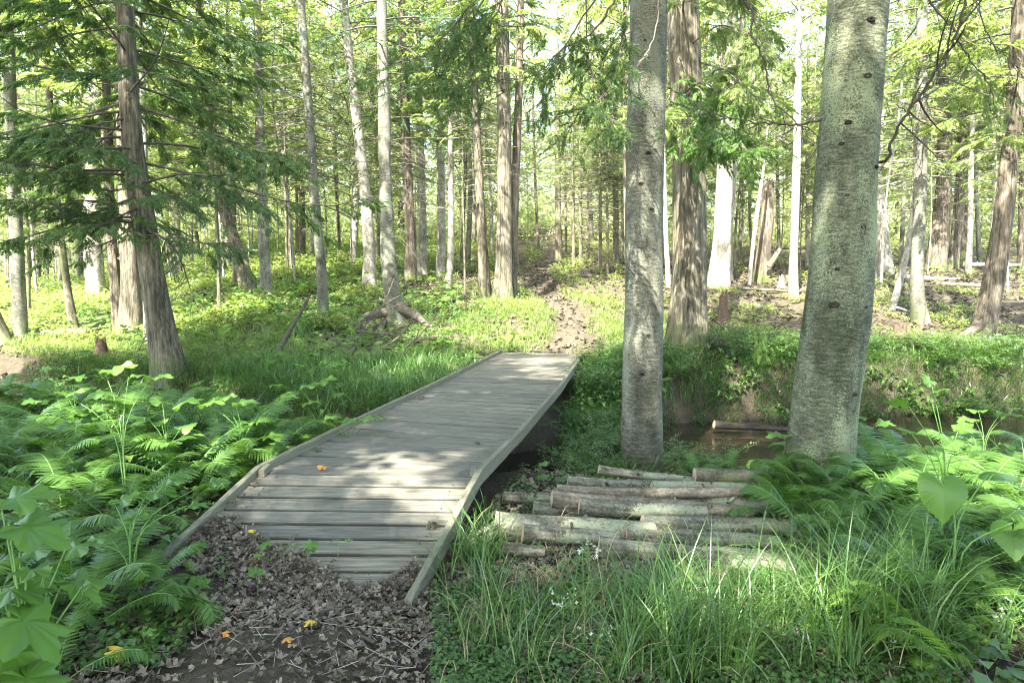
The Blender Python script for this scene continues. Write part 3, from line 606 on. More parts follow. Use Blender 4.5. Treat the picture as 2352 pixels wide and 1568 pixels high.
T_ = [
 # name, label, category, pts, depth, bark, top, crown, flare, kw
 ('birch_tree', 'slim grey trunk with dark bands near the left edge', 'tree', [(48, 795, 36), (42, 620, 32), (30, 400, 30), (14, 0, 27)], 14.5, 'bark_fir', 15, cs(CR_FIR[0], 5.5), .3, {}),
 ('cedar_tree', 'dark trunk leaning out past the left edge of the view', 'cedar tree', [(12, 800, 46), (-15, 740, 40), (-50, 640, 34), (-95, 480, 30)], 14.2, 'bark_dark', 9, cs(CR_CEDAR[0], 5.5), .4, {}),
 ('spruce_tree', 'thin mossy dark trunk leaning left behind the banded trunk', 'spruce tree', [(170, 752, 22), (158, 680, 17), (142, 560, 15), (125, 400, 14), (110, 150, 12)], 16.8, 'bark_dark', 11, cs(CR_FIR[1], 4.2), .3, {}),
 ('dead_tree', 'broad bleached white trunk in full sun on the left', 'dead tree', [(222, 690, 56), (216, 600, 52), (212, 500, 46), (214, 380, 38), (220, 200, 30)], 24.5, 'bark_pale', 14, cs(CR_LEAF[0], 6.5), .25, {}),
 ('cedar_tree', 'brown trunk rising behind the hollow-footed cedar', 'cedar tree', [(272, 735, 36), (264, 640, 32), (254, 520, 29), (248, 300, 25)], 16.2, 'bark_cedar_brown', 12, cs(CR_CEDAR[1], 4.6), .3, {}),
 ('cedar_tree', 'cedar with a wide flared reddish foot behind the foremost left cedar', 'cedar tree', [(300, 775, 66), (302, 700, 58), (300, 620, 50), (294, 520, 42), (286, 380, 34)], 14.8, 'bark_cedar', 12, cs(CR_CEDAR[0], 4.5), .8, dict(ridges=4, seg=28)),
 ('birch_tree', 'slender white trunk peeping out behind the foremost left cedar', 'birch', [(340, 800, 18), (336, 640, 16), (333, 400, 14)], 13.8, 'bark_pale', 9, cs(CR_LEAF[1], 5), .2, {}),
 ('young_spruce', 'pole-thin spruce stem left of the strongly leaning cedar', 'young spruce', [(505, 722, 12), (501, 600, 11), (497, 480, 10), (494, 250, 8)], 16, 'bark_dark', 7, cs(CR_FIR[1], 3.2, .6), .2, dict(seg=8)),
 ('cedar_tree', 'reddish cedar trunk leaning strongly left beside the bright clearing', 'cedar tree', [(580, 700, 52), (565, 640, 44), (545, 570, 38), (520, 500, 34), (498, 400, 30), (480, 250, 26)], 18, 'bark_cedar_brown', 12, cs(CR_CEDAR[1], 3.4), .4, dict(seg=24)),
 ('young_spruce', 'dark slim stem tucked against the strongly leaning cedar', 'young spruce', [(545, 700, 17), (541, 620, 14), (537, 520, 13), (532, 350, 11)], 18.5, 'bark_dark', 9, cs(CR_FIR[0], 4, .7), .2, dict(seg=8)),
 ('birch_tree', 'straight pale grey trunk standing right of the strongly leaning cedar', 'tree', [(613, 690, 27), (608, 600, 24), (600, 400, 21), (590, 0, 17)], 19, 'bark_pale', 15, cs(CR_LEAF[0], 6), .25, {}),
 ('fir_tree', 'tall slim curving fir trunk rising above the leaning stick', 'fir tree', [(742, 728, 26), (738, 620, 23), (724, 480, 22), (708, 240, 20), (690, 0, 18)], 16, 'bark_fir', 14, cs(CR_DEAD[0], 3.4, .8), .25, {}),
 ('birch_tree', 'sunlit white tree with flared foot behind the root-perched spruce', 'birch', [(848, 662, 46), (848, 580, 37), (838, 440, 34), (820, 280, 30), (805, 160, 27)], 19.5, 'bark_pale', 14, cs(CR_LEAF[1], 6), .7, dict(ridges=3)),
 ('cedar_tree', 'reddish-brown tree with clawed roots behind the root-perched spruce', 'cedar tree', [(940, 645, 46), (944, 570, 34), (938, 450, 32), (930, 250, 28)], 21, 'bark_cedar_brown', 13, cs(CR_CEDAR[0], 4.4), .6, {}),
 ('birch_tree', 'pale trunk striped by shadow right of the reddish-brown tree', 'birch', [(970, 615, 32), (969, 500, 27), (966, 350, 24), (960, 150, 20)], 24, 'bark_pale', 14, cs(CR_LEAF[0], 6), .3, {}),
 ('birch_tree', 'grey trunk crossed by branch shadows, directly behind the slim curved-foot trunk', 'tree', [(1012, 640, 30), (1013, 560, 28), (1013, 450, 26), (1008, 250, 22)], 23, 'bark_pale', 13, cs(CR_CEDAR[1], 4.6), .3, {}),
 ('birch_tree', 'slim trunk lit on its left side, its foot curving left, before the shadow-crossed grey trunk', 'tree', [(1026, 668, 28), (1033, 620, 22), (1036, 540, 20), (1036, 440, 18), (1034, 250, 16)], 20, 'bark_pale', 12, cs(CR_CEDAR[0], 4.2, .8), .3, {}),
 ('sapling', 'wand-thin sapling in front of the twin-stemmed cedar', 'sapling', [(1068, 700, 6), (1067, 600, 5), (1064, 480, 4)], 17, 'bark_dark', 4, None, .1, dict(seg=6)),
 ('cedar_tree', 'dark leaning trunk close on the left of the twin-stemmed cedar', 'cedar tree', [(1116, 692, 38), (1110, 600, 30), (1102, 450, 26), (1094, 300, 24), (1085, 80, 20)], 18.2, 'bark_cedar', 13, cs(CR_DEAD[1], 4, .8), .4, {}),
 ('birch_tree', 'white trunk with flared mossy foot behind the broad cedar', 'birch', [(1650, 655, 50), (1658, 560, 42), (1664, 420, 36), (1674, 220, 30), (1680, 100, 26)], 21, 'bark_pale', 14, cs(CR_LEAF[1], 6.5), .6, dict(ridges=3)),
 ('birch_tree', 'white stem close on the right of the mossy-footed white trunk', 'birch', [(1676, 650, 16), (1674, 560, 15), (1684, 420, 14), (1694, 250, 13)], 21.6, 'bark_pale', 12, None, .3, {}),
 ('dead_tree', 'broken brown snag with a torn top right of the white trunks', 'snag', [(1750, 640, 44), (1754, 580, 33), (1762, 500, 29), (1766, 418, 24)], 22, 'bark_cedar_brown', None, None, .5, {}),
 ('sapling', 'thin white leaning stem against the broken brown snag', 'sapling', [(1722, 640, 9), (1730, 560, 10), (1746, 440, 8), (1752, 400, 6)], 21, 'bark_pale', 6, None, .2, dict(seg=8)),
 ('birch_tree', 'straight slim grey-white trunk midway between snag and big right fir', 'birch', [(1822, 678, 29), (1823, 600, 24), (1829, 400, 22), (1832, 200, 20), (1835, 0, 18)], 18.6, 'bark_pale', 15, cs(CR_LEAF[0], 7), .3, {}),
 ('birch_tree', 'bright white trunk immediately right of the big right fir', 'birch', [(2030, 605, 40), (2022, 520, 32), (2014, 400, 28), (2018, 200, 24)], 24, 'bark_pale', 14, cs(CR_LEAF[1], 6.5), .5, {}),
 ('sapling', 'thin leaning grey stem left of the banded grey trunk on the right', 'sapling', [(2050, 705, 17), (2068, 640, 15), (2090, 540, 13), (2106, 400, 11)], 16.4, 'bark_pale', 6, None, .2, dict(seg=8)),
 ('fir_tree', 'banded grey trunk with mossy curved foot in front of the sunny litter', 'fir tree', [(2116, 748, 40), (2108, 690, 31), (2108, 600, 28), (2112, 480, 27), (2116, 300, 25), (2118, 0, 21)], 14.5, 'bark_fir', 14, cs(CR_FIR[0], 4.6), .4, {}),
 ('cedar_tree', 'brown cedar of the sunlit clump on the right, leaning right', 'cedar tree', [(2148, 620, 48), (2158, 540, 38), (2168, 420, 32), (2170, 250, 28)], 26, 'bark_cedar_brown', 14, cs(CR_CEDAR[1], 5), .7, dict(ridges=4)),
 ('cedar_tree', 'paler stem of the sunlit clump on the right', 'cedar tree', [(2186, 622, 26), (2194, 560, 22), (2206, 420, 20), (2212, 250, 17)], 26.4, 'bark_cedar', 13, cs(CR_CEDAR[0], 5), .3, {}),
 ('birch_tree', 'thin white trunk over the fallen logs at the right', 'birch', [(2223, 628, 15), (2227, 560, 13), (2230, 400, 11)], 24, 'bark_pale', 11, cs(CR_LEAF[0], 5, .8), .2, dict(seg=8)),
 ('cedar_tree', 'dark trunk leaning right with one long root, near the right edge', 'cedar tree', [(2250, 785, 58), (2272, 700, 46), (2296, 560, 41), (2316, 400, 38), (2330, 240, 33), (2342, 0, 29)], 12.8, 'bark_cedar_brown', 12, cs(CR_CEDAR[0], 3.5), .35, dict(seg=28)),
 ('cedar_tree', 'short mossy dark trunk beside the top of the path', 'cedar tree', [(1283, 575, 18), (1282, 520, 15), (1281, 400, 13)], 31, 'bark_dark', 11, cs(CR_FIR[0], 4.5), .2, dict(seg=10)),
]
for i, (n_, lb, ct, pts, d, bk, tp, cr, fl, kw) in enumerate(T_):
    kw = dict(kw); kw.setdefault('seg', 18); (kw.setdefault('dead', 1.6+.3*(i % 4)) if ct in ('cedar tree', 'fir tree', 'spruce tree', 'young spruce') and i % 5 else None); tree(n_, lb, ct, pts, d, bk, tp, cr, flare=fl, seed=10+i, **kw)
# branches hanging bare or leafy off the tall slim fir
tr, C, Rr, b = TREES['tall slim curving fir trunk rising above the leaning stick']
for i, pp in enumerate(([(700, 130), (640, 160), (590, 210)], [(706, 240), (640, 280), (570, 300)], [(716, 330), (660, 350), (600, 400)], [(700, 170), (770, 150), (820, 120)], [(722, 420), (780, 400), (840, 390)], [(726, 500), (690, 530), (650, 520)])):
    foliage_limb(tr, b, pp, 16, 15.2, .011, .003, side=12, seed=200+i, sl=.5, sp=3 if i in (0, 3) else 0, leafm='fir_leaf')
# 5 twin-stemmed cedar by the path
t = tree('cedar_tree', 'big twin-stemmed cedar with mossy foot left of the forest path', 'cedar tree',
    [(1152, 695, 66), (1156, 620, 50), (1158, 480, 44), (1157, 250, 40), (1152, 0, 36)], 17.8, 'bark_cedar', 14, cs(CR_CEDAR[0], 5.5), 30, .7, seed=70, ridges=4, key='twin')
tr, C, Rr, b = TREES['twin']
C2, R2 = px_line([(1176, 690, 28), (1177, 600, 23), (1182, 450, 20), (1192, 200, 17), (1196, 0, 15)], 18.2, 13); V, Fc = trunk_geo(C2-b, R2, 18, .25, 71)
link('trunk', Geo().add(V, Fc).mesh('trunk', ['bark_cedar_brown']), tr)
# 6 spruce perched on bare roots
t = tree('spruce_tree', 'spruce perched on arching bare roots left of the path, with dead lower twigs', 'spruce tree',
    [(912, 738, 66), (902, 690, 48), (893, 600, 42), (887, 480, 37), (882, 250, 33), (876, 0, 28)], 14.8, 'bark_fir', 14, dict(z0=5.2, z1=13, rmax=2.2, nbr=36, protos=FIR, sscale=.34, nsp=8, leafm='fir_leaf'), 26, .9, seed=80, ridges=3, flare_h=.3, key='root')
tr, C, Rr, b = TREES['root']
for i, pp in enumerate(([(905, 715, .2), (860, 722, .15), (830, 735, .09), (818, 775, .07)], [(910, 705, .22), (950, 722, .16), (980, 745, .12), (1000, 775, .06)], [(905, 722, .16), (880, 745, .12), (870, 770, .07), (845, 790, .05)], [(912, 720, .16), (935, 745, .1), (925, 775, .06)], [(900, 735, .07), (860, 752, .05), (850, 780, .04), (900, 790, .03)])):
    P = np.array([at(x, y, 14.7-.5*(k > 1)) for k, (x, y, _) in enumerate(pp)])-b; P[-1][2] = H(P[-1][0]+b[0], P[-1][1]+b[1])-b[2]-.05
    V, Fc = tube(spline(P, 20), np.interp(np.linspace(0, 1, 20), np.linspace(0, 1, len(pp)), [q[2]*.62 for q in pp]), 9); link('root', Geo().add(V, Fc).mesh('root', ['root']), tr)
rr = np.random.default_rng(9)
for i in range(46):
    y = rr.uniform(20, 640); side = rr.choice([-1, 1]); L = rr.uniform(60, 210)*(1.1-y/900); dy = rr.uniform(-30, 60)+L*.12*rr.uniform(-1, 1)
    x0 = 887-(y-300)*-.02; foliage_limb(tr, b, [(x0, y), (x0+side*L*.45, y+dy*.2-8), (x0+side*L, y+dy)], 14.8, 14.8+rr.uniform(-1., .5), .010, .002, side=5, seed=300+i, sl=.35, sp=5 if y < 330 and i % 3 == 0 else 0, tipfrom=.3, leafm='fir_leaf')
# long root of the right-edge cedar
tr, C, Rr, b = TREES['dark trunk leaning right with one long root, near the right edge']
for pp in ([(2250, 745), (2225, 765), (2195, 782), (2170, 800)], [(2262, 750), (2310, 768), (2370, 775)]):
    P = np.array([at(x, y, 12.7) for x, y in pp])-b; V, Fc = tube(spline(P, 16), np.linspace(.11, .04, 16), 9); link('root', Geo().add(V, Fc).mesh('root', ['root']), tr)

# thin spruces standing right of the path
pole = [(1318, 612, 8, 27), (1334, 606, 8, 27), (1380, 612, 8, 25), (1396, 618, 6, 25), (1414, 604, 11, 26), (1352, 590, 5, 30), (1300, 560, 6, 33), (1430, 575, 7, 31), (1420, 615, 5, 26)]
for i, (x, y, w_, d) in enumerate(pole):
    tree('young_spruce', 'thin dark spruce pole in the row right of the path', 'young spruce', [(x, y, w_), (x-1, y-120, w_*.9), (x-2, y-260, w_*.7)], d, 'bark_dark', 9, cs(CR_FIR[i % 2], 3.0, .62), seg=8, flare=.15, seed=90+i, dead=1.4, group='thin spruce poles right of the path')
pale = [(68, 660, 10, 33), (88, 658, 12, 34), (20, 655, 14, 30), (108, 652, 8, 36), (186, 650, 9, 38), (130, 655, 7, 40)]
for i, (x, y, w_, d) in enumerate(pale):
    tree('spruce_tree', 'pale thin trunk at the dark thicket on the far left', 'spruce tree', [(x, y, w_), (x, y-120, w_*.9), (x+2, y-300, w_*.7)], d, 'bark_pale' if i % 2 else 'bark_cedar', 12, cs(CR_FIR[i % 2], 2.6, .9), seg=8, dead=1., flare=.2, seed=110+i, group='pale trunks at the far left thicket')
mid = [(410, 642, 20, 30), (660, 620, 7, 24), (682, 590, 8, 30), (716, 592, 10, 30), (812, 582, 17, 30), (780, 575, 8, 34), (386, 620, 9, 33), (440, 625, 8, 33), (520, 620, 18, 27), (1060, 600, 8, 28), (1236, 560, 7, 36), (1790, 600, 9, 30), (1855, 610, 10, 28), (1700, 590, 9, 32), (1642, 600, 12, 27), (2250, 605, 10, 30), (2290, 590, 14, 32), (2210, 585, 8, 34), (2345, 600, 16, 26), (2070, 590, 10, 33), (1535, 650, 12, 20), (1440, 640, 9, 22)]
for i, (x, y, w_, d) in enumerate(mid):
    bk = ('bark_pale', 'bark_cedar', 'bark_cedar_brown', 'bark_fir')[i % 4]; lab = {'bark_pale': 'slim white trunk farther back in the sunny woods', 'bark_cedar': 'slim grey furrowed trunk farther back in the woods', 'bark_cedar_brown': 'slim brown trunk farther back in the woods', 'bark_fir': 'slim blotchy grey-green trunk farther back in the woods'}[bk]
    tree('woodland_tree', lab, 'tree', [(x, y, w_), (x+(i % 5-2)*3, y-130, w_*.9), (x+(i % 5-2)*6, y-330, w_*.75)], d, bk, 13, cs((CR_CEDAR+CR_LEAF+CR_FIR)[i % 6], 4+i % 3, .9), seg=10, flare=.35, seed=130+i, group='slim trunks farther back, '+bk[5:].replace('_', ' '))

# ------------------------------------------------------------------ the deeper woods: shared trees
rr = np.random.default_rng(21); variants = []
for i in range(8):
    Ht = 13+i % 3*2; C = np.array([[0, 0, -.3], [.1*rr.normal(), .1*rr.normal(), 2.5], [.3*rr.normal(), .3*rr.normal(), 7], [.4*rr.normal(), .4*rr.normal(), Ht]]); r0 = (.08, .12, .15, .09, .17, .06, .08, .11)[i]
    V, Fc = trunk_geo(C, np.array([r0, r0*.9, r0*.7, r0*.15]), 9, .35, 400+i, dz=.5); bk = ('bark_pale', 'bark_cedar', 'bark_fir', 'bark_dark', 'bark_cedar_brown', 'bark_pale', 'bark_dark', 'bark_cedar')[i]
    variants.append((Geo().add(V, Fc).mesh('trunk', [bk]), (CR_FAR[0], CR_FAR[1], CR_FAR[2], CR_FIR[0], CR_CEDAR[1], CR_FAR[1], CR_DEAD[0], CR_FAR[0])[i], bk))
desc = {'bark_pale': 'white-barked', 'bark_cedar': 'grey furrowed', 'bark_fir': 'blotchy grey', 'bark_dark': 'dark-barked', 'bark_cedar_brown': 'brown-barked'}
used = [(v[3][0], v[3][1]) for v in TREES.values()]; cnt = 0; tries = 0
while cnt < 190 and tries < 6000:
    tries += 1; y = rr.uniform(24, 92) if cnt < 165 else rr.uniform(92, 120); x = rr.uniform(-.86, .86)*y
    pxx = CX+x/y*F
    if y < 34 and (1180 < pxx < 1300 or 420 < pxx < 600): continue
    if float(pdist(x, y, PATH)) < 1.2: continue
    if any((x-a)**2+(y-b)**2 < (1.4+y*.012)**2 for a, b in used): continue
    used.append((x, y)); i = int(rr.integers(0, 8)); tm, cm, bk = variants[i]; s = rr.uniform(.8, 1.25)
    e = empty('woodland_tree', (x, y, H(x, y)), rr.uniform(0, 6.28)); e.scale = (s, s, s); e.rotation_euler[0] = rr.normal(0, .03); e.rotation_euler[1] = rr.normal(0, .03)
    tag(e, desc[bk]+' tree among many deep in the bright woods', 'tree', 'deep woods trees, '+desc[bk]); link('trunk', tm, e); link('crown', cm, e, (0, 0, rr.uniform(2., 3.6)), (0, 0, rr.uniform(0, 6.28)), (1, 1, rr.uniform(.9, 1.3)))
    cnt += 1
# young conifers filling the middle distance with foliage
us = 0; thin = [variants[k][0] for k in (5, 0, 3)]; tries = 0
while us < 38 and tries < 3000:
    tries += 1; y = rr.uniform(17, 38); x = rr.uniform(-.82, .82)*y
    if float(pdist(x, y, PATH)) < 1.3 or any((x-a_)**2+(y-b_)**2 < 1.3 for a_, b_ in used) or (y < 19 and abs(x/y) < .12): continue
    used.append((x, y)); i = int(rr.integers(0, 4)); s = rr.uniform(.6, .95)
    e = empty('young_conifer', (x, y, H(x, y)), rr.uniform(0, 6.28)); e.rotation_euler[0] = rr.normal(0, .03)
    tag(e, 'slender young conifer with feathery foliage from head height up, in the middle woods', 'young conifer', 'young conifers in the middle woods'); o = link('trunk', thin[i % 3], e); o.scale = (.5, .5, .75)
    link('crown', (CR_FIR+CR_CEDAR)[i], e, (0, 0, rr.uniform(1.9, 3.5)), (0, 0, rr.uniform(0, 6.28)), (s, s, s)); us += 1
# leafy saplings with bright leaves between the trunks
us = 0; tries = 0; CR_SAP = [make_crown(170+i, 0, 5, 1.9, 34, BROAD, .26, 9, 'far_leaf', rise=.5, droop=.25, shape=lambda u: .5+.9*math.sin(u*2.8)*.6) for i in range(3)]
while us < 76 and tries < 3000:
    tries += 1; y = rr.uniform(22, 44); x = rr.uniform(-.82, .82)*y
    if float(pdist(x, y, PATH)) < 1.6 or any((x-a_)**2+(y-b_)**2 < 1. for a_, b_ in used): continue
    used.append((x, y)); s = rr.uniform(.8, 1.4); e = empty('leafy_sapling', (x, y, H(x, y)), rr.uniform(0, 6.28))
    tag(e, 'slim broadleaf sapling with small bright leaves between the trunks of the middle woods', 'sapling', 'leafy saplings in the middle woods'); o = link('trunk', thin[us % 3], e); o.scale = (.28, .28, .65)
    link('crown', CR_SAP[us % 3], e, (0, 0, rr.uniform(1.3, 4.)), (0, 0, 0), (s, s, s*1.2)); us += 1
# unseen trees added behind and beside the viewer so their crowns shade the foreground
rs = np.random.default_rng(77)
shade = [(x+rs.uniform(-.7, .7), y+rs.uniform(-.7, .7), z, 1.) for y, z in ((-6.5, 5.5), (-2.6, 5.5), (1.2, 6.2)) for x in (-9.6, -6.2, -3.0, .3, 3.6, 7.) if not (y > 0 and -2.4 < x < 3)]+[(-8.2, 5.6, 5, .9), (8.8, 5.6, 5.5, 1.), (-1.6, -.9, 7.5, .9)]
for i, (x, y, z, s) in enumerate(shade):
    tm, _, bk = variants[(i*3+1) % 8]; e = empty('woodland_tree', (x, y, H(x, y)), i*1.3); tag(e, desc[bk]+' unseen tree added beside or behind the viewer to shade the foreground', 'tree', 'unseen shade trees round the viewer, '+desc[bk])
    link('trunk', tm, e); e.rotation_euler[2] = 0; link('crown', make_crown(150+i, 0, 8, 3.4, 40, BROAD, .55, 6, 'wood_leaf', rise=.3, droop=.25, shape=lambda u: .6+.7*math.sin(u*2.9)*.6, cut=(x, y, H(x, y)+z)), e, (0, 0, z))
# leafy screen of the far wood
def far_mass(n, seed):
    rr = np.random.default_rng(seed); g = Geo(); y = rr.uniform(42, 110, n); x = rr.uniform(-.95, .95, n)*y; k = np.arange(n) % 3
    z = height(x, y)+.4+np.where(k == 0, np.abs(rr.normal(0, 1.6, n)), rr.uniform(1, 24, n)); sz = rr.uniform(.8, 2.2, n)
    m = 26; P = np.repeat(np.stack([x, y, z], 1), m, 0)+rr.normal(0, 1, (n*m, 3))*np.repeat(sz, m)[:, None]*[1, 1, .5]
    D = rr.normal(0, 1, (n*m, 3)); D[:, 2] *= .4; Nn = rr.normal(0, .4, (n*m, 3))+[0, -.4, 1]; Mx = frames(D, Nn); S = rr.uniform(.5, 1.1, n*m); pid = rr.integers(0, 4, n*m)
    for i, pr in enumerate(BROAD): scatter(g, pr, P[pid == i], Mx[pid == i], S[pid == i])
    return g.mesh('distant_foliage', ['far_leaf'])
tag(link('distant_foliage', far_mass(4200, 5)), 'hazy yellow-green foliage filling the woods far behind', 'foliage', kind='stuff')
# ------------------------------------------------------------------ where the deck lies
def deck_z(x, y):
    for s in range(4):
        a, b, c, d = SL[s], SL[s+1], SR[s], SR[s+1]
        if a[1] <= y <= b[1]:
            t = (y-a[1])/(b[1]-a[1]); l = a+(b-a)*t; r = c+(d-c)*t
            if l[0] <= x <= r[0]: return l[2]+(r[2]-l[2])*(x-l[0])/(r[0]-l[0])
    return None
def in_deck(x, y, m=.06):
    l = np.interp(y, [p[1] for p in SL], [p[0] for p in SL]); r = np.interp(y, [p[1] for p in SR], [p[0] for p in SR])
    return (x > l-m) & (x < r+m) & (y > 3.24) & (y < 12.4)
def surf(px, py, dmin=1.5):
    r_0 = ray(px, py); d = dmin
    while d < 150:
        p = np.array([0, 0, CAMZ])+r_0*(d/r_0[1]); z = deck_z(p[0], p[1]); z = max(H(p[0], p[1]), z if z is not None else -9)
        if p[2] <= z: p[2] = z; return p
        d *= 1.004
    return p
def wet(x, y, m=.25): return pdist(x, y, STREAM) < (.75+.2*sm(x, .5, 2.5)-.35*sm(-x, 1.5, 4))+m
def rnd_pts(n, x0, x1, y0, y1, rr, fan=False, deck=True, dry=True, path=None, clump=0.):
    if fan: y = np.sqrt(rr.uniform(y0**2, y1**2, n)); x = rr.uniform(x0, x1, n)*y
    else: x = rr.uniform(x0, x1, n); y = rr.uniform(y0, y1, n)
    k = np.ones(n, bool)
    if deck: k &= ~in_deck(x, y)
    if dry == 'over': pass
    elif dry: k &= ~wet(x, y, -.1)
    if path: k &= (pdist(x, y, PATH) > path) & (pdist(x, y, PATH0) > path*.8)
    if clump:
        f = np.sin(x*1.9+1.1*np.sin(y*1.3))*np.sin(y*1.6+1.7*np.sin(x*.8)); k &= f > rr.uniform(-1, 1, n)*(1-clump)+clump*.15
    return x[k], y[k]

# ------------------------------------------------------------------ ferns
def frond_mesh(L, npin, wid, teeth, arch, seed, mat, lacy=1.):
    rr = np.random.default_rng(seed); g = Geo(); n = 14; s = np.linspace(0, 1, n)
    Py = L*np.sin(np.minimum(s*arch, 1.5)/1.)/math.sin(min(arch, 1.5))*.8; Pz = L*(.62*s*(1.7-arch*.9*s))
    P = np.column_stack([rr.normal(0, .04)*L*s**2, Py, Pz]); V, Fc = tube(P, np.linspace(.0035, .001, n)*L/.6, 4); g.add(V, Fc, 0)
    T = np.gradient(P, axis=0)
    for i in range(npin):
        t = .2+.8*(i+.5)/npin; q = t*(n-1); a = min(int(q), n-2); p = P[a]+(P[a+1]-P[a])*(q-a); tv = T[a]/np.linalg.norm(T[a])
        prof_ = (math.sin(math.pi*min(1, (t-.12)/.9))**.7)*(1-.15*t); w_ = L*wid*max(.06, prof_)*rr.uniform(.92, 1.08)
        for sd in (-1, 1):
            d = np.array([sd*1., 0, 0])+tv*(.25+.5*t)+np.array([0, 0, -.12+rr.normal(0, .06)]); d /= np.linalg.norm(d); nn_ = np.cross(tv, d)*sd; lat = np.cross(nn_, d)
            m = teeth*2+1; u = np.linspace(0, 1, m); hw = L*.8/npin*.62*(1-u**1.6)*(.55+.45*lacy*(np.arange(m) % 2)); hw[-1] = 0
            c = p+d*w_*u[:, None]+np.array([0, 0, -.18*w_])*u[:, None]**2; e = lat*hw[:, None]*sd; up = nn_*(hw*.18)[:, None]
            V = np.concatenate([c, c+e+up+d*hw[:, None]*.5, c-e+up+d*hw[:, None]*.5]); k = np.arange(m-1)
            g.add(V, np.concatenate([np.stack([k, k+1, m+k+1, m+k], 1), np.stack([k+1, k, 2*m+k, 2*m+k+1], 1)]), 1)
    return g.mesh('frond', ['stem', mat], True)
FR = {'dark': [frond_mesh(.8, 28, .2, 7, 1.25+.15*i, 500+i, 'fern') for i in range(3)],
      'light': [frond_mesh(.6, 26, .2, 7, 1.25+.15*i, 510+i, 'fern_light') for i in range(3)]}
def fern(x, y, s, kind, nf, label, group, seed, lean=0., z=None, spread=.5):
    rr = np.random.default_rng(seed); e = empty('fern', (x, y, (H(x, y) if z is None else z)-.03)); tag(e, label, 'fern', group)
    for i in range(nf):
        az = i*6.283/nf+rr.uniform(-.4, .4); o = link('frond', FR[kind][i % 3], e, (0, 0, 0), (rr.uniform(-.1, spread)-.15, rr.uniform(-.25, .25), az)); k = s*rr.uniform(.75, 1.1); o.scale = (k, k, k)
    return e
rr = np.random.default_rng(31); nfern = 0
def bed(n, x0, x1, y0, y1, s0, s1, kind, label, group, fan=True, nf=(6, 9), sep=.3, deck=.2, cond=None):
    global nfern
    pts = []; tr_ = 0
    while len(pts) < n and tr_ < n*40:
        tr_ += 1; y = math.sqrt(rr.uniform(y0**2, y1**2)); x = rr.uniform(x0, x1)*(y if fan else 1)
        if in_deck(x, y, deck+(.22 if y < 4.9 and kind == 'dark' else 0)) or wet(x, y, -.05) and kind != 'dark' or pdist(x, y, STREAM) < .5: continue
        if float(pdist(x, y, PATH)) < .45 or float(pdist(x, y, PATH0)) < .75: continue
        if cond and not cond(x, y): continue
        if any((x-a)**2+(y-b)**2 < sep**2 for a, b in pts): continue
        pts.append((x, y)); nfern += 1; fern(x, y, rr.uniform(s0, s1), kind, int(rr.integers(*nf)), label, group, 1000+nfern)
bed(66, -.78, -.3, 3.3, 7.6, .7, 1.15, 'dark', 'deep green fern in the thick bank left of the footbridge', 'ferns left of the footbridge', sep=.3, deck=.28)
bed(26, 1., 1.7, 2.6, 5.2, .7, 1., 'dark', 'deep green fern beyond the right-hand fern bank', 'ferns right of the fern bank', sep=.35)
bed(22, -1.5, -.85, 2.5, 5.5, .7, 1.1, 'dark', 'deep green fern beyond the left-hand fern bank', 'ferns left of the fern bank', sep=.4)
bed(22, -.82, -.5, 2.5, 3.6, .6, 1., 'dark', 'deep green fern in the thick bank left of the footbridge', 'ferns left of the footbridge', sep=.3)
bed(50, .43, .84, 3.3, 6., .7, 1.0, 'dark', 'tall deep green fern round the foot of the nearest fir', 'ferns at the right of the log pile', sep=.28, cond=lambda x, y: not (y < 4.4 and x < 1.75))
bed(14, -.52, -.3, 2.75, 3.5, .22, .38, 'light', 'small bright fern at the edge of the leaf litter', 'small ferns beside the leaf litter', sep=.16, deck=.02, nf=(4, 6), cond=lambda x, y: x < -.95)
bed(20, -.2, .02, 12.4, 16, .45, .7, 'light', 'light green fern on the bank beyond the footbridge', 'light ferns beyond the footbridge', sep=.35)
bed(34, -.72, -.2, 13.5, 21, .6, 1.0, 'light', 'sunlit fern in the clearing on the left', 'sunlit ferns in the left clearing', sep=.5)
for i, (fx, fy, fs) in enumerate(((1.75, 4.75, .6), (2.0, 4.55, .75), (2.3, 4.5, .8), (2.6, 4.6, .85), (2.15, 4.9, .6), (1.95, 5.9, .5), (2.9, 6.3, .55), (3.3, 6.6, .5), (1.6, 5.6, .45), (2.3, 6.7, .5), (2.9, 7.0, .45), (3.5, 7.2, .5), (2.6, 6.2, .4), (4., 6.9, .55), (1.75, 6.5, .4), (2.45, 4.2, .6))): fern(fx, fy, fs, 'dark', 8, 'tall deep green fern round the foot of the nearest fir', 'ferns at the right of the log pile', 3000+i)
for i, (px, py, fs) in enumerate(((395, 1300, .36), (455, 1320, .24), (350, 1330, .42), (420, 1370, .3), (330, 1420, .3))): fp = surf(px, py); fern(fp[0], fp[1], fs, 'light' if i % 2 else 'dark', 6, 'small bright fern at the edge of the leaf litter', 'small ferns beside the leaf litter', 3100+i)
bed(7, .06, .22, 6.3, 10.8, .4, .7, 'dark', 'fern on the stream bank right of the footbridge', 'ferns on the stream bank', sep=.3)
bed(9, .5, .78, 2.7, 3.4, .4, .7, 'light', 'pale green feathery fern in the right foreground', 'pale ferns in the right foreground', sep=.24, cond=lambda x, y: x > 1.55)
for i, (px, py, d, az, s) in enumerate(((2170, 1500, 2.75, .9, .95), (2230, 1560, 2.6, 1.1, .8), (2120, 1540, 2.7, .6, .8))):
    p = at(px, py, d); e = empty('fern', (p[0], p[1], H(p[0], p[1])-.02)); tag(e, 'pale fern arching left over the grass at the lower right, frond tips curling down', 'fern', 'arching pale ferns at the lower right')
    for k in range(4): o = link('frond', FR['light'][k % 3], e, (0, 0, 0), (-.1+.15*k, .1*k, az+.35*k-.3), (s,)*3)

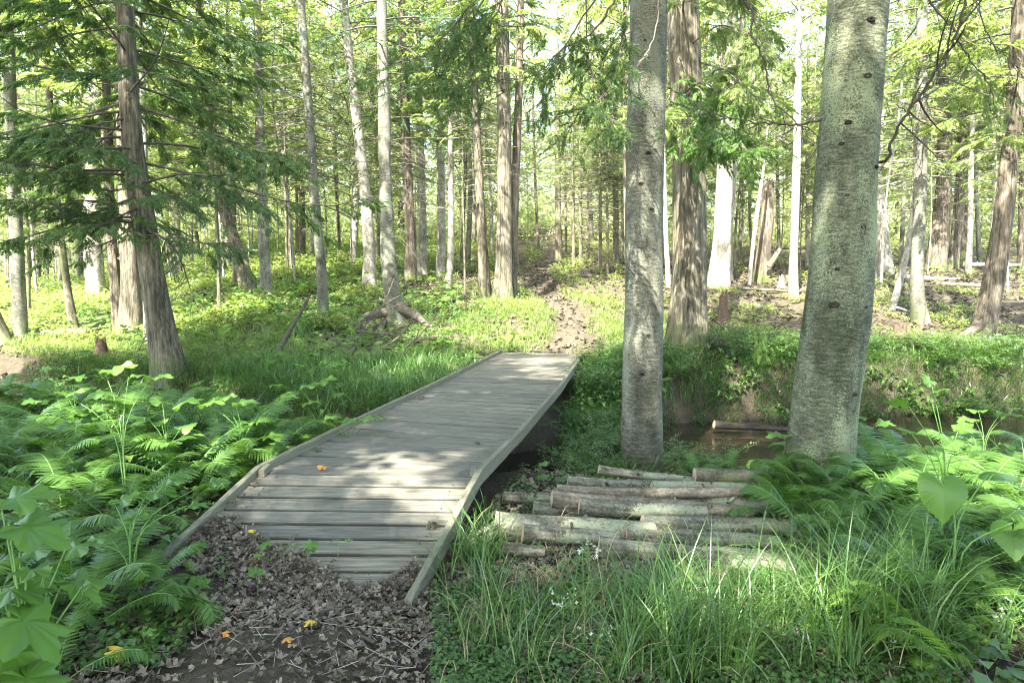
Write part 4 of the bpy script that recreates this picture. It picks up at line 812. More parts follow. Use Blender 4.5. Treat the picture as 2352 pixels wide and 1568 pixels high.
# ------------------------------------------------------------------ grass
def blades(g, x, y, L, wd, rr, bend=1., lean=None, seg=6, zfn=None, mi=0, fold=.3):
    n = len(x); z = height(x, y) if zfn is None else zfn(x, y); az = rr.uniform(0, 6.283, n) if lean is None else lean+rr.normal(0, .7, n)
    L = L*rr.uniform(.55, 1.25, n); bd = bend*rr.uniform(.3, 1.3, n); t = np.linspace(0, 1, seg+1)
    th = rr.uniform(.02, .14+.22*bend, n)[:, None]+bd[:, None]*t[None]**1.2; dl = L[:, None]/seg
    hx = np.concatenate([np.zeros((n, 1)), np.cumsum(np.sin(th[:, :-1])*dl, 1)], 1); hz = np.concatenate([np.zeros((n, 1)), np.cumsum(np.cos(th[:, :-1])*dl, 1)], 1)
    c = np.stack([x[:, None]+hx*np.cos(az)[:, None], y[:, None]+hx*np.sin(az)[:, None], z[:, None]-.01+hz], -1)
    tw = az+np.pi/2+rr.normal(0, .5, n); q = np.stack([np.cos(tw), np.sin(tw), rr.normal(0, .2, n)], -1)[:, None]
    wv = (wd*rr.uniform(.6, 1.3, n))[:, None]*(np.minimum(1, t*6+.5)*(1-t**2.5)*.5)[None]; wv[:, -1] = wd*.03
    A = c+q*wv[..., None]; B = c-q*wv[..., None]; V = np.stack([A, B], 2).reshape(n, -1, 3); m = V.shape[1]; k = np.arange(seg)*2
    Fc = np.stack([k, k+1, k+3, k+2], 1); g.add(V.reshape(-1, 3), (Fc[None]+(np.arange(n)*m)[:, None, None]).reshape(-1, 4), mi)
def tufts(x, y, per, r, rr):
    n = len(x); return np.repeat(x, per)+rr.normal(0, r, n*per), np.repeat(y, per)+rr.normal(0, r, n*per)
rr = np.random.default_rng(41)
g = Geo()                                                     # long sedge in the right foreground
def sedge(n, x0, x1, y0, y1, per, L, wd, bd, cond=None):
    x, y = rnd_pts(n, x0, x1, y0, y1, rr, True)
    if cond is not None: k = cond(x, y); x, y = x[k], y[k]
    x, y = tufts(x, y, per, .035, rr); k = ~in_deck(x, y, .03); blades(g, x[k], y[k], L, wd, rr, bd)
sedge(20, -.08, .25, 2.6, 3.1, 9, .5, .0055, 1.9)
sedge(52, .16, .66, 2.6, 3.1, 15, .6, .006, 1.9)
sedge(34, -.12, .42, 3.0, 3.5, 13, .34, .0052, 2.1)
sedge(22, .42, .66, 3.0, 3.55, 14, .5, .0056, 2.1)
sedge(9, -.05, .5, 3.5, 3.75, 8, .28, .005, 2.2)
sedge(26, -.13, -.01, 3.5, 4.4, 18, .42, .006, 1.9)
sedge(18, .0, .42, 3.85, 4.9, 7, .3, .0045, 2.)
sedge(50, .42, .7, 2.9, 3.9, 14, .5, .006, 2.1)
sedge(90, .7, 1.7, 2.2, 6., 14, .45, .007, 2.)
sedge(50, -1.6, -.8, 2.2, 6., 14, .4, .007, 2.)
for (n_, a0, a1, b0, b1) in ((60, -.1, .66, 2.6, 3.6), (20, -.1, .6, 3.5, 4.2)):
    x, y = rnd_pts(n_, a0, a1, b0, b1, rr, True); x, y = tufts(x, y, 4, .04, rr); k = ~in_deck(x, y, .03); blades(g, x[k], y[k], .36, .0045, rr, 2.8, mi=1)
tag(link('sedge_grass', g.mesh('sedge_grass', ['grass', 'straw'])), 'long arching blue-green sedge blades in the right foreground', 'grass', kind='stuff')
g = Geo()                                                     # lush grass left of the deck and along the stream
x, y = rnd_pts(620, -4.6, -.35, 6.2, 11.2, rr, dry=False); k = (x > -.62*y); x, y = tufts(x[k], y[k], 20, .08, rr); k = ~in_deck(x, y, .02); blades(g, x[k], y[k], .42, .009, rr, 1.5, seg=5)
x, y = rnd_pts(360, .8, 9.5, 9.7, 11.6, rr, clump=.3); x, y = tufts(x, y, 18, .09, rr); blades(g, x, y, .3, .011, rr, 1.6, seg=5)
x, y = rnd_pts(40, 1.2, 4.5, 6.6, 7.8, rr); x, y = tufts(x, y, 14, .07, rr); blades(g, x, y, .15, .009, rr, 1.5, seg=5)
x, y = rnd_pts(230, .2, 1.5, 6.2, 11.6, rr); x, y = tufts(x, y, 16, .07, rr); k = ~in_deck(x, y, .02); blades(g, x[k], y[k], .33, .008, rr, 1.4, seg=5)
nb_ = 7500; uu = rr.uniform(8, 58.5, nb_); k_ = uu.astype(int); fr_ = (uu-k_)[:, None]; spc = sp_[k_]*(1-fr_)+sp_[k_+1]*fr_; sd_ = rr.choice([1, 1, -1], nb_); off = (.75+.2*sm(sp_[k_][:, 0], .5, 2.5)-.35*sm(-sp_[k_][:, 0], 1.5, 4))+rr.uniform(-.02, .62, nb_)
x = spc[:, 0]+nn[k_][:, 0]*off*sd_; y = spc[:, 1]+nn[k_][:, 1]*off*sd_; k = (~in_deck(x, y, .05)) & (y < 13) & ~((sd_ < 0) & (rr.uniform(0, 1, nb_) < .6)); x, y = tufts(x[k], y[k], 6, .04, rr)
blades(g, x, y, .34, .009, rr, 2.2, lean=-1.4, seg=5)
tag(link('stream_grass', g.mesh('stream_grass', ['grass'])), 'lush green grass lining the stream beside the footbridge', 'grass', kind='stuff')
g = Geo()                                                     # short sunny grass
x, y = rnd_pts(430, -.74, -.3, 10.6, 15, rr, True); x, y = tufts(x, y, 18, .1, rr); blades(g, x, y, .2, .01, rr, 1.2, seg=4)
for cx_, cy_, sx, sy, n in ((-.9, 14.3, .6, .5, 60), (-.1, 16.6, .5, .4, 60), (2.3, 13.2, .5, .7, 70), (2.5, 16, .5, 1, 60), (2.1, 12.2, .3, .4, 40), (.6, 14.2, .25, .7, 50), (2.2, 14.5, .3, .8, 50), (.5, 16.5, .3, .8, 40), (2., 18, .5, 1.2, 50), (0, 19, .5, 1, 40), (-.4, 12.9, .6, .3, 50), (.2, 15.5, .5, .3, 30), (-.6, 15.6, .5, .4, 40)):
    xx = rr.normal(cx_, sx, n); yy = rr.normal(cy_, sy, n); xx, yy = tufts(xx, yy, 26, .08, rr); k = pdist(xx, yy, PATH) > .3; blades(g, xx[k], yy[k], .17, .01, rr, 1.3, seg=4)
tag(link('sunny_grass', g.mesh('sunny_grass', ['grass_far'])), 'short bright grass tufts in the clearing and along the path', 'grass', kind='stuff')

# ------------------------------------------------------------------ leafy herbs covering the ground
def p_herb(nl=8, seed=0, lw=.5, pinn=False):
    rr = np.random.default_rng(seed); V = []; Fc = []
    for i in range(nl):
        a = i*2.4+rr.uniform(-.4, .4); h = rr.uniform(.25, 1.); l = rr.uniform(.35, .6); o = np.array([math.cos(a), math.sin(a), 0]); q = np.array([-o[1], o[0], 0]); p = np.array([rr.normal(0, .05), rr.normal(0, .05), h])+o*.12
        tip = p+o*l+np.array([0, 0, rr.uniform(-.25, .1)]); mid = p+o*l*.45+np.array([0, 0, .04]); w_ = l*lw*.5; k = len(V)
        V.extend([p, mid+q*w_+[0, 0, .05], tip, mid-q*w_+[0, 0, .05], mid]); Fc += [(k, k+4, k+1, k+1), (k+4, k+2, k+1, k+1), (k, k+3, k+4, k+4), (k+4, k+3, k+2, k+2)]
    V = np.array(V, float); tri = np.array([f[:3] for f in Fc]); return V, tri
HERB = [p_herb(8, s) for s in range(4)]; HERBW = [p_herb(6, s+9, .85) for s in range(4)]
def herbs(name, label, cells, mat, seed, protos=HERB):
    rr = np.random.default_rng(seed); g = Geo()
    for c in cells:
        n, x0, x1, y0, y1, s0, s1, fan = c[:8]; x, y = rnd_pts(n, x0, x1, y0, y1, rr, fan, path=.55, clump=c[8] if len(c) > 8 else 0)
        k = len(x); z = height(x, y); P = np.stack([x, y, z-.01], 1); az = rr.uniform(0, 6.28, k); til = rr.normal(0, .15, (k, 2))
        Z = np.stack([til[:, 0], til[:, 1], np.ones(k)], 1); Z /= np.linalg.norm(Z, axis=1, keepdims=True); X = np.stack([np.cos(az), np.sin(az), 0*az], 1); Y = np.cross(Z, X); Y /= np.linalg.norm(Y, axis=1, keepdims=True); X = np.cross(Y, Z)
        Mx = np.stack([X, Y, Z], -1); S = rr.uniform(s0, s1, k); pid = rr.integers(0, len(protos), k)
        for i, pr in enumerate(protos): scatter(g, pr, P[pid == i], Mx[pid == i], S[pid == i])
    return tag(link(name, g.mesh(name, [mat])), label, 'ground plants', kind='stuff')
herbs('creeping_herbs', 'small round-leaved creeping plants in the foreground', [(5200, -.12, .7, 2.5, 3.5, .03, .065, True), (1800, -.75, -.3, 2.6, 3.6, .03, .08, True, .3), (2600, .7, 1.9, 1.6, 7., .06, .16, True), (1800, -1.9, -.75, 1.6, 8., .06, .16, True)], 'herb', 1, HERBW)
herbs('leafy_undergrowth', 'leafy green undergrowth either side of the stream', [(700, .02, .16, 6.2, 11.8, .1, .26, True), (700, .15, .75, 9.9, 11.8, .1, .26, True), (200, .15, .75, 6.2, 8.2, .05, .1, True), (240, 2.2, 4., 4.2, 5.6, .08, .14, False), (420, -.05, .42, 3.4, 6.2, .05, .11, True), (1300, -.72, -.12, 5., 11.5, .1, .24, True), (500, -.8, -.4, 3.0, 6.5, .1, .18, True), (2400, -.5, -.02, 11.5, 17.5, .08, .2, True, .3), (500, .05, .2, 7, 11.6, .1, .25, True)], 'herb', 2)
def shrub(label, x, y, s, n, seed):
    rr = np.random.default_rng(seed); g = Geo(); e = empty('shrub', (x, y, max(H(x, y), -.5)-.03)); tag(e, label, 'shrub', 'leafy shrubs on the stream bank'); PP = []; DD = []
    for i in range(n):
        az = rr.uniform(0, 6.28); sp = rr.uniform(.1, .75); d = np.array([math.cos(az)*sp, math.sin(az)*sp, 1.]); L = s*rr.uniform(.6, 1.15); t = np.linspace(0, 1, 6)[:, None]
        Q = d*L*t*.8+np.array([math.cos(az), math.sin(az), -.5])*t**2*L*.25; V, Fc = tube(Q, np.linspace(.004, .0015, 6), 4); g.add(V, Fc, 0)
        for _ in range(9): u = rr.uniform(.25, 1)*5; a = min(int(u), 4); PP.append(Q[a]+(Q[a+1]-Q[a])*(u-a)); dd = rr.normal(0, 1, 3); dd[2] = abs(dd[2])*.2; DD.append(dd)
    PP = np.array(PP); NN = rr.normal(0, .3, PP.shape)+[0, 0, 1]; Mx = frames(np.array(DD), NN); pid = rr.integers(0, 4, len(PP))
    for i, pr in enumerate(SMALL): scatter(g, pr, PP[pid == i], Mx[pid == i], rr.uniform(.12, .24, (pid == i).sum()), 1)
    link('foliage', g.mesh('foliage', ['twig', 'herb']), e)
SMALL = [p_broad(11, s+40, .16, .55) for s in range(4)]
rs2 = np.random.default_rng(88); k = 0
while k < 52:
    y = rs2.uniform(6.1, 11.6); x = rs2.uniform(.02, .3)*y if k < 24 else rs2.uniform(.28, .75)*rs2.uniform(10, 11.8)
    if k >= 24: y = rs2.uniform(10, 11.6)
    if .19 < x/y < .27 and y < 9.9: continue
    if in_deck(x, y, .12) or (pdist(x, y, STREAM) < .45 and not (x < 1.1 and y > 6.9)): continue
    shrub('small-leaved leafy shrub on the stream bank right of the footbridge', x, y, rs2.uniform(.35, .65), 22, 900+k); k += 1
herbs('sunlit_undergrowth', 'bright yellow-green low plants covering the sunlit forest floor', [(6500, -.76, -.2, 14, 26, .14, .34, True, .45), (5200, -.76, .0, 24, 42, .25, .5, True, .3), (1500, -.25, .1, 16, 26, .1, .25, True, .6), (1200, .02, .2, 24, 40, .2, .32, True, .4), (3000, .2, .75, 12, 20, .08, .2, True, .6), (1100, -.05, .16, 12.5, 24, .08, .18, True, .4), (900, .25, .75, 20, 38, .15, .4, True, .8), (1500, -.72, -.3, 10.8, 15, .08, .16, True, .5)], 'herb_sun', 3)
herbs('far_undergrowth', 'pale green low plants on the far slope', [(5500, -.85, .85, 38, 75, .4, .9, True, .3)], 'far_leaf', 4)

# ------------------------------------------------------------------ fallen leaves
def p_leaf(seed, lob=5, curl=.35):
    rr = np.random.default_rng(seed); n = lob*2+2; th = np.linspace(-2.6, 2.6, n); r = np.where(np.arange(n) % 2 == 0, .4, .54)*rr.uniform(.8, 1.15, n); r[n//2] *= 1.15
    P = np.stack([np.sin(th)*r, np.cos(th)*r, 0*th], 1); ca = rr.uniform(0, 3.14); u = P[:, 0]*math.cos(ca)+P[:, 1]*math.sin(ca); P[:, 2] = curl*(u**2*3.2)*rr.choice([1, 1, -1])+rr.normal(0, .06, n)
    V = np.concatenate([[[0, 0, 0]], P]); k = np.arange(1, n); return V, np.stack([0*k, k, k+1], 1)
LEAVES = [p_leaf(s, 3+s % 3, .25+.15*(s % 3)) for s in range(8)]
def litter(name, label, x, y, z, s0, s1, mat, seed, til=.45):
    rr = np.random.default_rng(seed); g = Geo(); k = len(x); az = rr.uniform(0, 6.28, k); t_ = rr.normal(0, til, (k, 2)); Z = np.stack([t_[:, 0], t_[:, 1], np.ones(k)], 1); Z /= np.linalg.norm(Z, axis=1, keepdims=True)
    X = np.stack([np.cos(az), np.sin(az), 0*az], 1); Y = np.cross(Z, X); Y /= np.linalg.norm(Y, axis=1, keepdims=True); X = np.cross(Y, Z); Mx = np.stack([X, Y, Z], -1); S = rr.uniform(s0, s1, k); pid = rr.integers(0, 8, k); P = np.stack([x, y, z], 1)
    for i, pr in enumerate(LEAVES): scatter(g, pr, P[pid == i], Mx[pid == i], S[pid == i])
    return tag(link(name, g.mesh(name, [mat], False)), label, 'leaf litter', kind='stuff')
rr = np.random.default_rng(51)
x1, y1 = rnd_pts(26000, -.75, .72, 2.5, 4.2, rr, True, deck=False); k = ~in_deck(x1, y1, -.02); x1, y1 = x1[k], y1[k]; z1 = height(x1, y1)+rr.uniform(0, .03, len(x1))
# leaves swept onto the foot of the ramp
x2 = rr.uniform(-2.1, -.5, 7000); y2 = rr.uniform(3.2, 4.3, 7000); lx = -1.95+.23*(y2-3.4); u = (x2-lx)/1.43
k = (u > .0) & (u < 1) & (y2 < 3.42+.62*np.clip(1-u/.8, 0, 1)+.2*np.exp(-((u-1)/.1)**2)+rr.normal(0, .035, 7000)); x2, y2 = x2[k], y2[k]; z2 = np.array([deck_z(a, b) if deck_z(a, b) is not None else H(a, b) for a, b in zip(x2, y2)])+rr.uniform(.004, .03, len(x2))
kp = rng.uniform(0, 1, len(x1)) < .25+.75*sm(np.hypot((x1+.75)/.9, (y1-2.7)/.3), .8, 1.3); x1, y1, z1 = x1[kp], y1[kp], z1[kp]
litter('leaf_litter', 'brown curled dead leaves around the foot of the footbridge', np.r_[x1, x2], np.r_[y1, y2], np.r_[z1, z2], .015, .05, 'litter', 1, .35)
x, y = rnd_pts(2600, -.05, .6, 4.0, 6.4, rr, True); litter('bank_litter', 'dead leaves on the bank around the log pile', x, y, height(x, y)+.015, .04, .09, 'litter', 3)
x, y = rnd_pts(22000, -.76, .76, 11, 30, rr, True); litter('sunny_litter', 'pale dry leaf litter on the path and sunlit slope', x, y, height(x, y)+.015, .07, .15, 'litter_sun', 2, .3)

g = Geo(); xt = rr.uniform(-2.3, 2.2, 1500); yt = rr.uniform(2.6, 4.0, 1500); k = ~in_deck(xt, yt, -.05); xt, yt = xt[k], yt[k]; az = rr.uniform(0, 6.28, len(xt)); lt = rr.uniform(.015, .09, len(xt))**1.0; zt = height(xt, yt)+rr.uniform(.008, .035, len(xt))
dq = np.stack([np.cos(az), np.sin(az), rr.normal(0, .12, len(az))], 1)*lt[:, None]; wq = np.stack([-np.sin(az), np.cos(az), 0*az], 1)*.0014; c_ = np.stack([xt, yt, zt], 1)
V = np.stack([c_-dq-wq, c_+dq-wq, c_+dq+wq+[0, 0, .002], c_-dq+wq+[0, 0, .002]], 1).reshape(-1, 3); g.add(V, np.arange(len(V)).reshape(-1, 4)); tag(link('needle_litter', g.mesh('needle_litter', ['twig_pale'], False)), 'needles and twig crumbs scattered over the dead leaves', 'leaf litter', kind='stuff')
# ------------------------------------------------------------------ broad leaves
OUT = {2: [(0, 1.15), (10, .95), (25, .82), (45, .78), (70, .76), (95, .74), (120, .74), (140, .68), (160, .46), (172, .36)], 0: [(0, 1), (9, .86), (20, .72), (31, .58), (42, .76), (53, .92), (66, .7), (80, .56), (93, .66), (108, .76), (124, .6), (140, .55), (156, .46), (172, .36)],
       1: [(0, 1), (10, .7), (24, .62), (32, .36), (44, .66), (54, .95), (64, .66), (84, .34), (98, .55), (112, .66), (128, .4), (150, .32), (170, .15)]}
def bigleaf(seed, n=96, cup=.1, mat='big_leaf', jag=.05, out=0):
    rr = np.random.default_rng(seed); th = np.linspace(-172, 172, n); A = np.array(OUT[out], float); th2 = np.abs(th); r = .55*np.interp(th2, A[:, 0], A[:, 1])*(1+.04*np.sin(th/18+seed))
    jg = jag*.5*((np.arange(n) % 3) == 0)*(th2 < 160); th = np.radians(th); lobes = np.cos(np.radians(th2)*6.6)
    rings = [0, .25, .5, .75, 1]; V = []
    for s in rings[1:]:
        r1 = r+jg*(s == 1); x = np.sin(th)*r1*s; y = .2+np.cos(th)*r1*s; z = -cup*s**2+(.03 if out < 2 else 0.)*np.abs(lobes)*s*s-.06*np.sin(th*2+seed)*s*s-(.05 if out < 2 else .0)*np.cos(th*5.2)*s*s+rr.normal(0, .003, n)*(s > .5); V.append(np.stack([x, y, z], 1))
    V = np.concatenate([[[0, .2, 0]]]+V); k = np.arange(n-1); g = Geo(); Fq = []
    for a in range(len(rings)-2): b = 1+a*n; Fq.append(np.stack([b+k, b+k+1, b+n+k+1, b+n+k], 1))
    g.add(V, np.concatenate(Fq)); g.P.append((np.stack([0*k, 2+k, 1+k], 1), 0)); return g.mesh('leaf', [mat])
BL = [bigleaf(i, cup=.03+.03*i) for i in range(4)]
HEART = [bigleaf(7, cup=.12, out=2), bigleaf(8, cup=.05, out=2)]
def broadleaf_plant(label, base, leaves, group=None, stem_r=.004, name='broadleaf_plant', mats=None):
    """leaves: (world point, size, yaw, pitch, roll)"""
    e = empty(name, base); tag(e, label, 'plant', group); g = Geo(); base = np.asarray(base, float)
    for i, (p, s, ya, pi_, ro) in enumerate(leaves):
        p = np.asarray(p, float)-base; d = np.array([p[0]*.25, p[1]*.25, p[2]*.75]); V, Fc = tube(spline([np.zeros(3), d, p], 9), np.linspace(stem_r, stem_r*.5, 9), 6); g.add(V, Fc, 0)
        o = link('leaf', (mats or BL)[i % len(mats or BL)], e, tuple(p), (pi_, ro, ya), (s, s, s))
    link('stem', g.mesh('stem', ['stem']), e); return e
rr = np.random.default_rng(61)
def px_plant(label, bpx, d, lv, **kw):
    p = at(*bpx, d); base = (p[0], p[1], H(p[0], p[1])-.02); return broadleaf_plant(label, base, [(at(x, y, d+dd), s, ya, pi_, ro) for x, y, s, ya, pi_, ro, dd in lv], **kw)
px_plant('big jagged-leaved plant at the lower left corner, leaves close to the viewer', (70, 1700), 1.9, [
    (0, 1150, .2, -1.2, .1, .2, .05), (20, 1200, .24, -1.5, -.3, .1, .0), (45, 1268, .2, -1.3, .15, 0, .1), (150, 1262, .14, -1.2, .2, .1, .1), (60, 1305, .13, -1.9, .0, 0, 0), (150, 1325, .17, -1.5, -.5, 0, .1), (105, 1300, .12, -.9, .2, 0, .1),
    (20, 1400, .27, -1.8, -.5, 0, -.1), (-20, 1470, .28, -1.6, -.6, .1, -.1), (40, 1530, .22, -2, -.6, 0, -.15), (190, 1345, .12, -1.1, .1, 0, .05), (0, 1350, .2, -1.8, 0, 0, .0)], stem_r=.005)
px_plant('broad yellow-green leaves rising above the left fern bank', (290, 1150), 4.4, [(240, 853, .3, -1.4, .25, .1, .3), (345, 868, .22, -1.6, .2, 0, .2), (295, 866, .18, -1.2, .2, 0, .2), (205, 902, .24, -1.5, .05, .1, 0), (150, 905, .2, -1.7, .2, 0, .1)])
px_plant('cluster of sunny yellow-green leaves beside the left edge of the deck', (560, 1080), 5.4, [(500, 915, .22, -1.5, .2, 0, .1), (540, 925, .26, -1.5, .15, 0, 0), (470, 925, .25, -1.8, .2, .1, 0), (590, 960, .24, -1.3, .1, 0, 0), (560, 970, .26, -1.6, .25, 0, .1), (640, 915, .22, -1.4, .2, 0, .2), (610, 1000, .22, -1.6, .1, 0, -.1), (530, 990, .2, -1.2, .2, 0, 0)])
px_plant('pair of flat pointed leaves over the grass left of the deck', (735, 1000), 6.6, [(725, 880, .3, -1.6, .3, .1, 0), (690, 890, .26, -1.2, .2, 0, 0), (700, 925, .24, -1.7, .2, 0, 0), (765, 905, .2, -1.2, .2, 0, 0)])
px_plant('flat green leaves touching the left edge board of the deck', (800, 1020), 5.6, [(820, 962, .2, -1.5, .1, 0, 0), (780, 965, .22, -1.8, .1, 0, 0), (745, 960, .2, -1.3, .2, 0, .1), (860, 958, .16, -1.5, .1, 0, .1)])
px_plant('leafy plant among ferns at the foot of the left fern bank', (300, 1300), 3.2, [(260, 1150, .2, -1.4, .2, 0, 0), (340, 1130, .22, -1.7, .1, 0, .1), (380, 1110, .16, -1.2, .2, 0, .1), (200, 1240, .16, -1.2, .1, 0, -.1), (300, 1190, .15, -1.8, .2, 0, 0), (470, 1110, .18, -1.5, .2, 0, .2), (430, 1160, .14, -1.5, .1, 0, 0)])
px_plant('small two-leaved plant by the dark water under the deck', (1236, 1160), 5.2, [(1238, 1068, .12, -1.4, .3, 0, 0), (1240, 1098, .12, -1.0, .3, 0, 0), (1206, 1128, .08, -1.6, .2, 0, 0)], stem_r=.002)
px_plant('heart-leaved plant with one drooping bright leaf at the right edge', (2185, 1385), 3.3, [(2165, 1095, .26, 2.9, -1.15, 0, -.05), (2325, 1200, .22, 2.4, -1.0, .2, 0), (2270, 1090, .18, -1.5, .1, 0, 0), (2350, 1395, .2, -1.2, .2, 0, 0), (2240, 1345, .1, 1., .4, 0, 0)], stem_r=.006, mats=HEART)
px_plant('upright stem with ragged bronze-tipped leaves right of the nearest fir', (2160, 1250), 3.6, [(2140, 885, .11, .5, .9, 0, 0), (2085, 930, .14, 1.2, .3, .6, 0), (2135, 905, .13, -2.2, .6, 0, 0), (2090, 990, .12, 1.9, .4, 0, 0), (2200, 990, .13, -1.3, .5, .3, 0), (2130, 1030, .13, -1.8, .2, 0, 0), (2040, 1035, .13, 1.6, .1, 0, 0), (2220, 1040, .12, -1.2, .2, 0, 0)], stem_r=.004)
px_plant('sunny leaf tier beside the strongly leaning cedar', (640, 760), 15, [(640+rr.normal(0, 50), 705+rr.normal(0, 22), .3, rr.uniform(-3, 3), .1, .1, rr.normal(0, .6)) for _ in range(16)])
px_plant('sunny leaf tier left of the tall slim fir', (690, 770), 13.5, [(690+rr.normal(0, 45), 735+rr.normal(0, 18), .26, rr.uniform(-3, 3), .1, .1, rr.normal(0, .5)) for _ in range(16)])
# small maple seedlings on the litter
for i, (px, py, s) in enumerate(((595, 1275, .11), (705, 1293, .11), (590, 1368, .1), (600, 1300, .07), (520, 1318, .08), (650, 1300, .06), (250, 1490, .1), (330, 1500, .07), (455, 1400, .12), (270, 1455, .09), (515, 1350, .08), (775, 1285, .07))):
    p = surf(px, py); h = .05+.03*(i % 3); base = (p[0], p[1]+.01, p[2]); pp = p+np.array([0, 0, h])
    broadleaf_plant('tiny seedling with one or two lobed leaves on the brown leaf litter', base, [(pp, s, -1.6+i, .3, .1)]+([(pp+[.04, .03, -.02], s*.8, .5+i, .2, 0)] if i % 2 else []), group='maple seedlings on the litter', stem_r=.0015, name='seedling')
# broad-leaved plants scattered through the woods
nb = 0
while nb < 50:
    y = math.sqrt(rr.uniform(9**2, 20**2)) if nb > 11 else rr.uniform(3.4, 8.5); a = rr.uniform(-.72, -.03) if nb > 11 else rr.uniform(-.75, -.38) if nb % 3 else rr.uniform(.42, .75); x = a*y
    if in_deck(x, y, .25) or float(pdist(x, y, PATH)) < .6 or wet(x, y, 0.): continue
    nb += 1; z = H(x, y); lv = []
    for k in range(int(rr.integers(4, 8))): az = rr.uniform(0, 6.28); r_0 = rr.uniform(.08, .28); lv.append(((x+r_0*math.cos(az), y+r_0*math.sin(az), z+rr.uniform(.3, .62)), rr.uniform(.14, .26), az-math.pi/2, rr.uniform(-.1, .3), rr.normal(0, .15)))
    lab = ('broad-leaved plant among the woodland ferns left and right of the footbridge', 'plants among the ferns') if nb <= 12 else ('broad-leaved plant on the slope beyond the stream', 'plants on the slope')
    broadleaf_plant(lab[0], (x, y, z-.02), lv, group=lab[1], stem_r=.003)

# ------------------------------------------------------------------ white flowers
def flower_plant(px, py, d, seed, label):
    rr = np.random.default_rng(seed); p = at(px, py, d); base = np.array([p[0], p[1], H(p[0], p[1])]); e = empty('flower_plant', base); tag(e, label, 'flowers', 'white flower sprays over the sedge'); g = Geo(); fl = Geo(); hgt = p[2]-base[2]
    V, Fc = tube([np.zeros(3), [0.01, 0, hgt*.6], [.0, 0, hgt]], .002, 5); g.add(V, Fc)
    for i in range(9):
        z = hgt*rr.uniform(.55, 1.08); az = rr.uniform(0, 6.28); l = rr.uniform(.02, .09); q = np.array([l*math.cos(az), l*math.sin(az), z+l*.5]); V, Fc = tube([[0, 0, z-l*.4], q], .001, 4); g.add(V, Fc)
        for _ in range(3):
            c = q+rr.normal(0, .008, 3); n = rr.normal(0, 1, 3); n[1] -= .6; n /= np.linalg.norm(n); X = np.cross(n, [0, 0, 1.]); X /= np.linalg.norm(X); Y = np.cross(n, X); s = rr.uniform(.003, .006)
            for a in (0, 1.571, 3.142, 4.712):
                dd = X*math.cos(a)+Y*math.sin(a); ee = np.cross(n, dd); fl.add([c, c+dd*s+ee*s*.5, c+dd*s*1.5, c+dd*s-ee*s*.5], [(0, 1, 2, 3)])
    link('stem', g.mesh('stem', ['stem']), e); link('blossom', fl.mesh('blossom', ['flower']), e)
for i, (px, py, d, lb) in enumerate(((1350, 1240, 3.3, 'tallest'), (1370, 1455, 2.85, ''), (2015, 1420, 2.85, ''), (2325, 1400, 2.9, ''), (1290, 1365, 3.0, ''), (2045, 1460, 2.8, ''))):
    flower_plant(px, py, d, 700+i, 'spray of tiny white flowers standing above the sedge grass')

# ------------------------------------------------------------------ wood: cut logs, fallen logs, sticks, stumps
def log_mesh(L, r0, r1, seed, barkm='bark_log', sides=20, stubs=2, bend=.02):
    rr = np.random.default_rng(seed); n = 26; x = np.linspace(-L/2, L/2, n); P = np.stack([x, bend*L*np.sin((x/L+.5)*math.pi)*rr.choice([-1, 1]), bend*.4*L*np.sin(x/L*5)], 1); g = Geo()
    V, Fc = tube(P, np.linspace(r0, r1, n), sides); V = V.reshape(n, sides, 3); c = V.mean(1, keepdims=True); th = np.linspace(0, 2*np.pi, sides, endpoint=False)
    V = c+(V-c)*(1+.05*np.sin(2*th+x[:, None]*4)+.035*np.sin(3*th-x[:, None]*9+1)+rr.normal(0, .015, (n, sides)))[..., None]; g.add(V.reshape(-1, 3), Fc, 0)
    for e_, k, s in ((0, 0, -1), (n-1, 1, 1)):
        ring = V[e_]; cc = ring.mean(0)
        g.add(np.concatenate([ring, [cc+np.array([s*.004, 0, 0])]]), [(j, (j+1) % sides, sides) if s < 0 else ((j+1) % sides, j, sides) for j in range(sides)], 1)
    for _ in range(stubs):
        t = rr.uniform(.15, .85); p = P[int(t*n)]; a = rr.uniform(-1.2, 1.2); d = np.array([rr.uniform(-.5, .5), math.sin(a), math.cos(a)]); V2, F2 = tube([p, p+d*(r0+rr.uniform(.015, .05))], [r0*.25, r0*.17], 7); g.add(V2, F2, 0)
    return g.mesh('log', [barkm, 'cut_wood'])
def log_px(name, label, a, b, w_, d0, d1, cat='log', group=None, barkm='bark_log', seed=0, stubs=2, bend=.022, taper=.85):
    A, B = at(*a, d0), at(*b, d1); L = np.linalg.norm(B-A); c = (A+B)/2; r = w_/2/F*(d0+d1)/2*(1.38 if name == 'log' else 1); me = log_mesh(L, r, r*taper, seed, barkm, 20, stubs, bend); me.name = name
    o = link(name, me, None, tuple(c)); dv = Vector(B-A); o.rotation_mode = 'QUATERNION'; o.rotation_quaternion = dv.to_track_quat('X', 'Z'); return tag(o, label, cat, group)
G_ = 'cut logs in the pile by the footbridge'
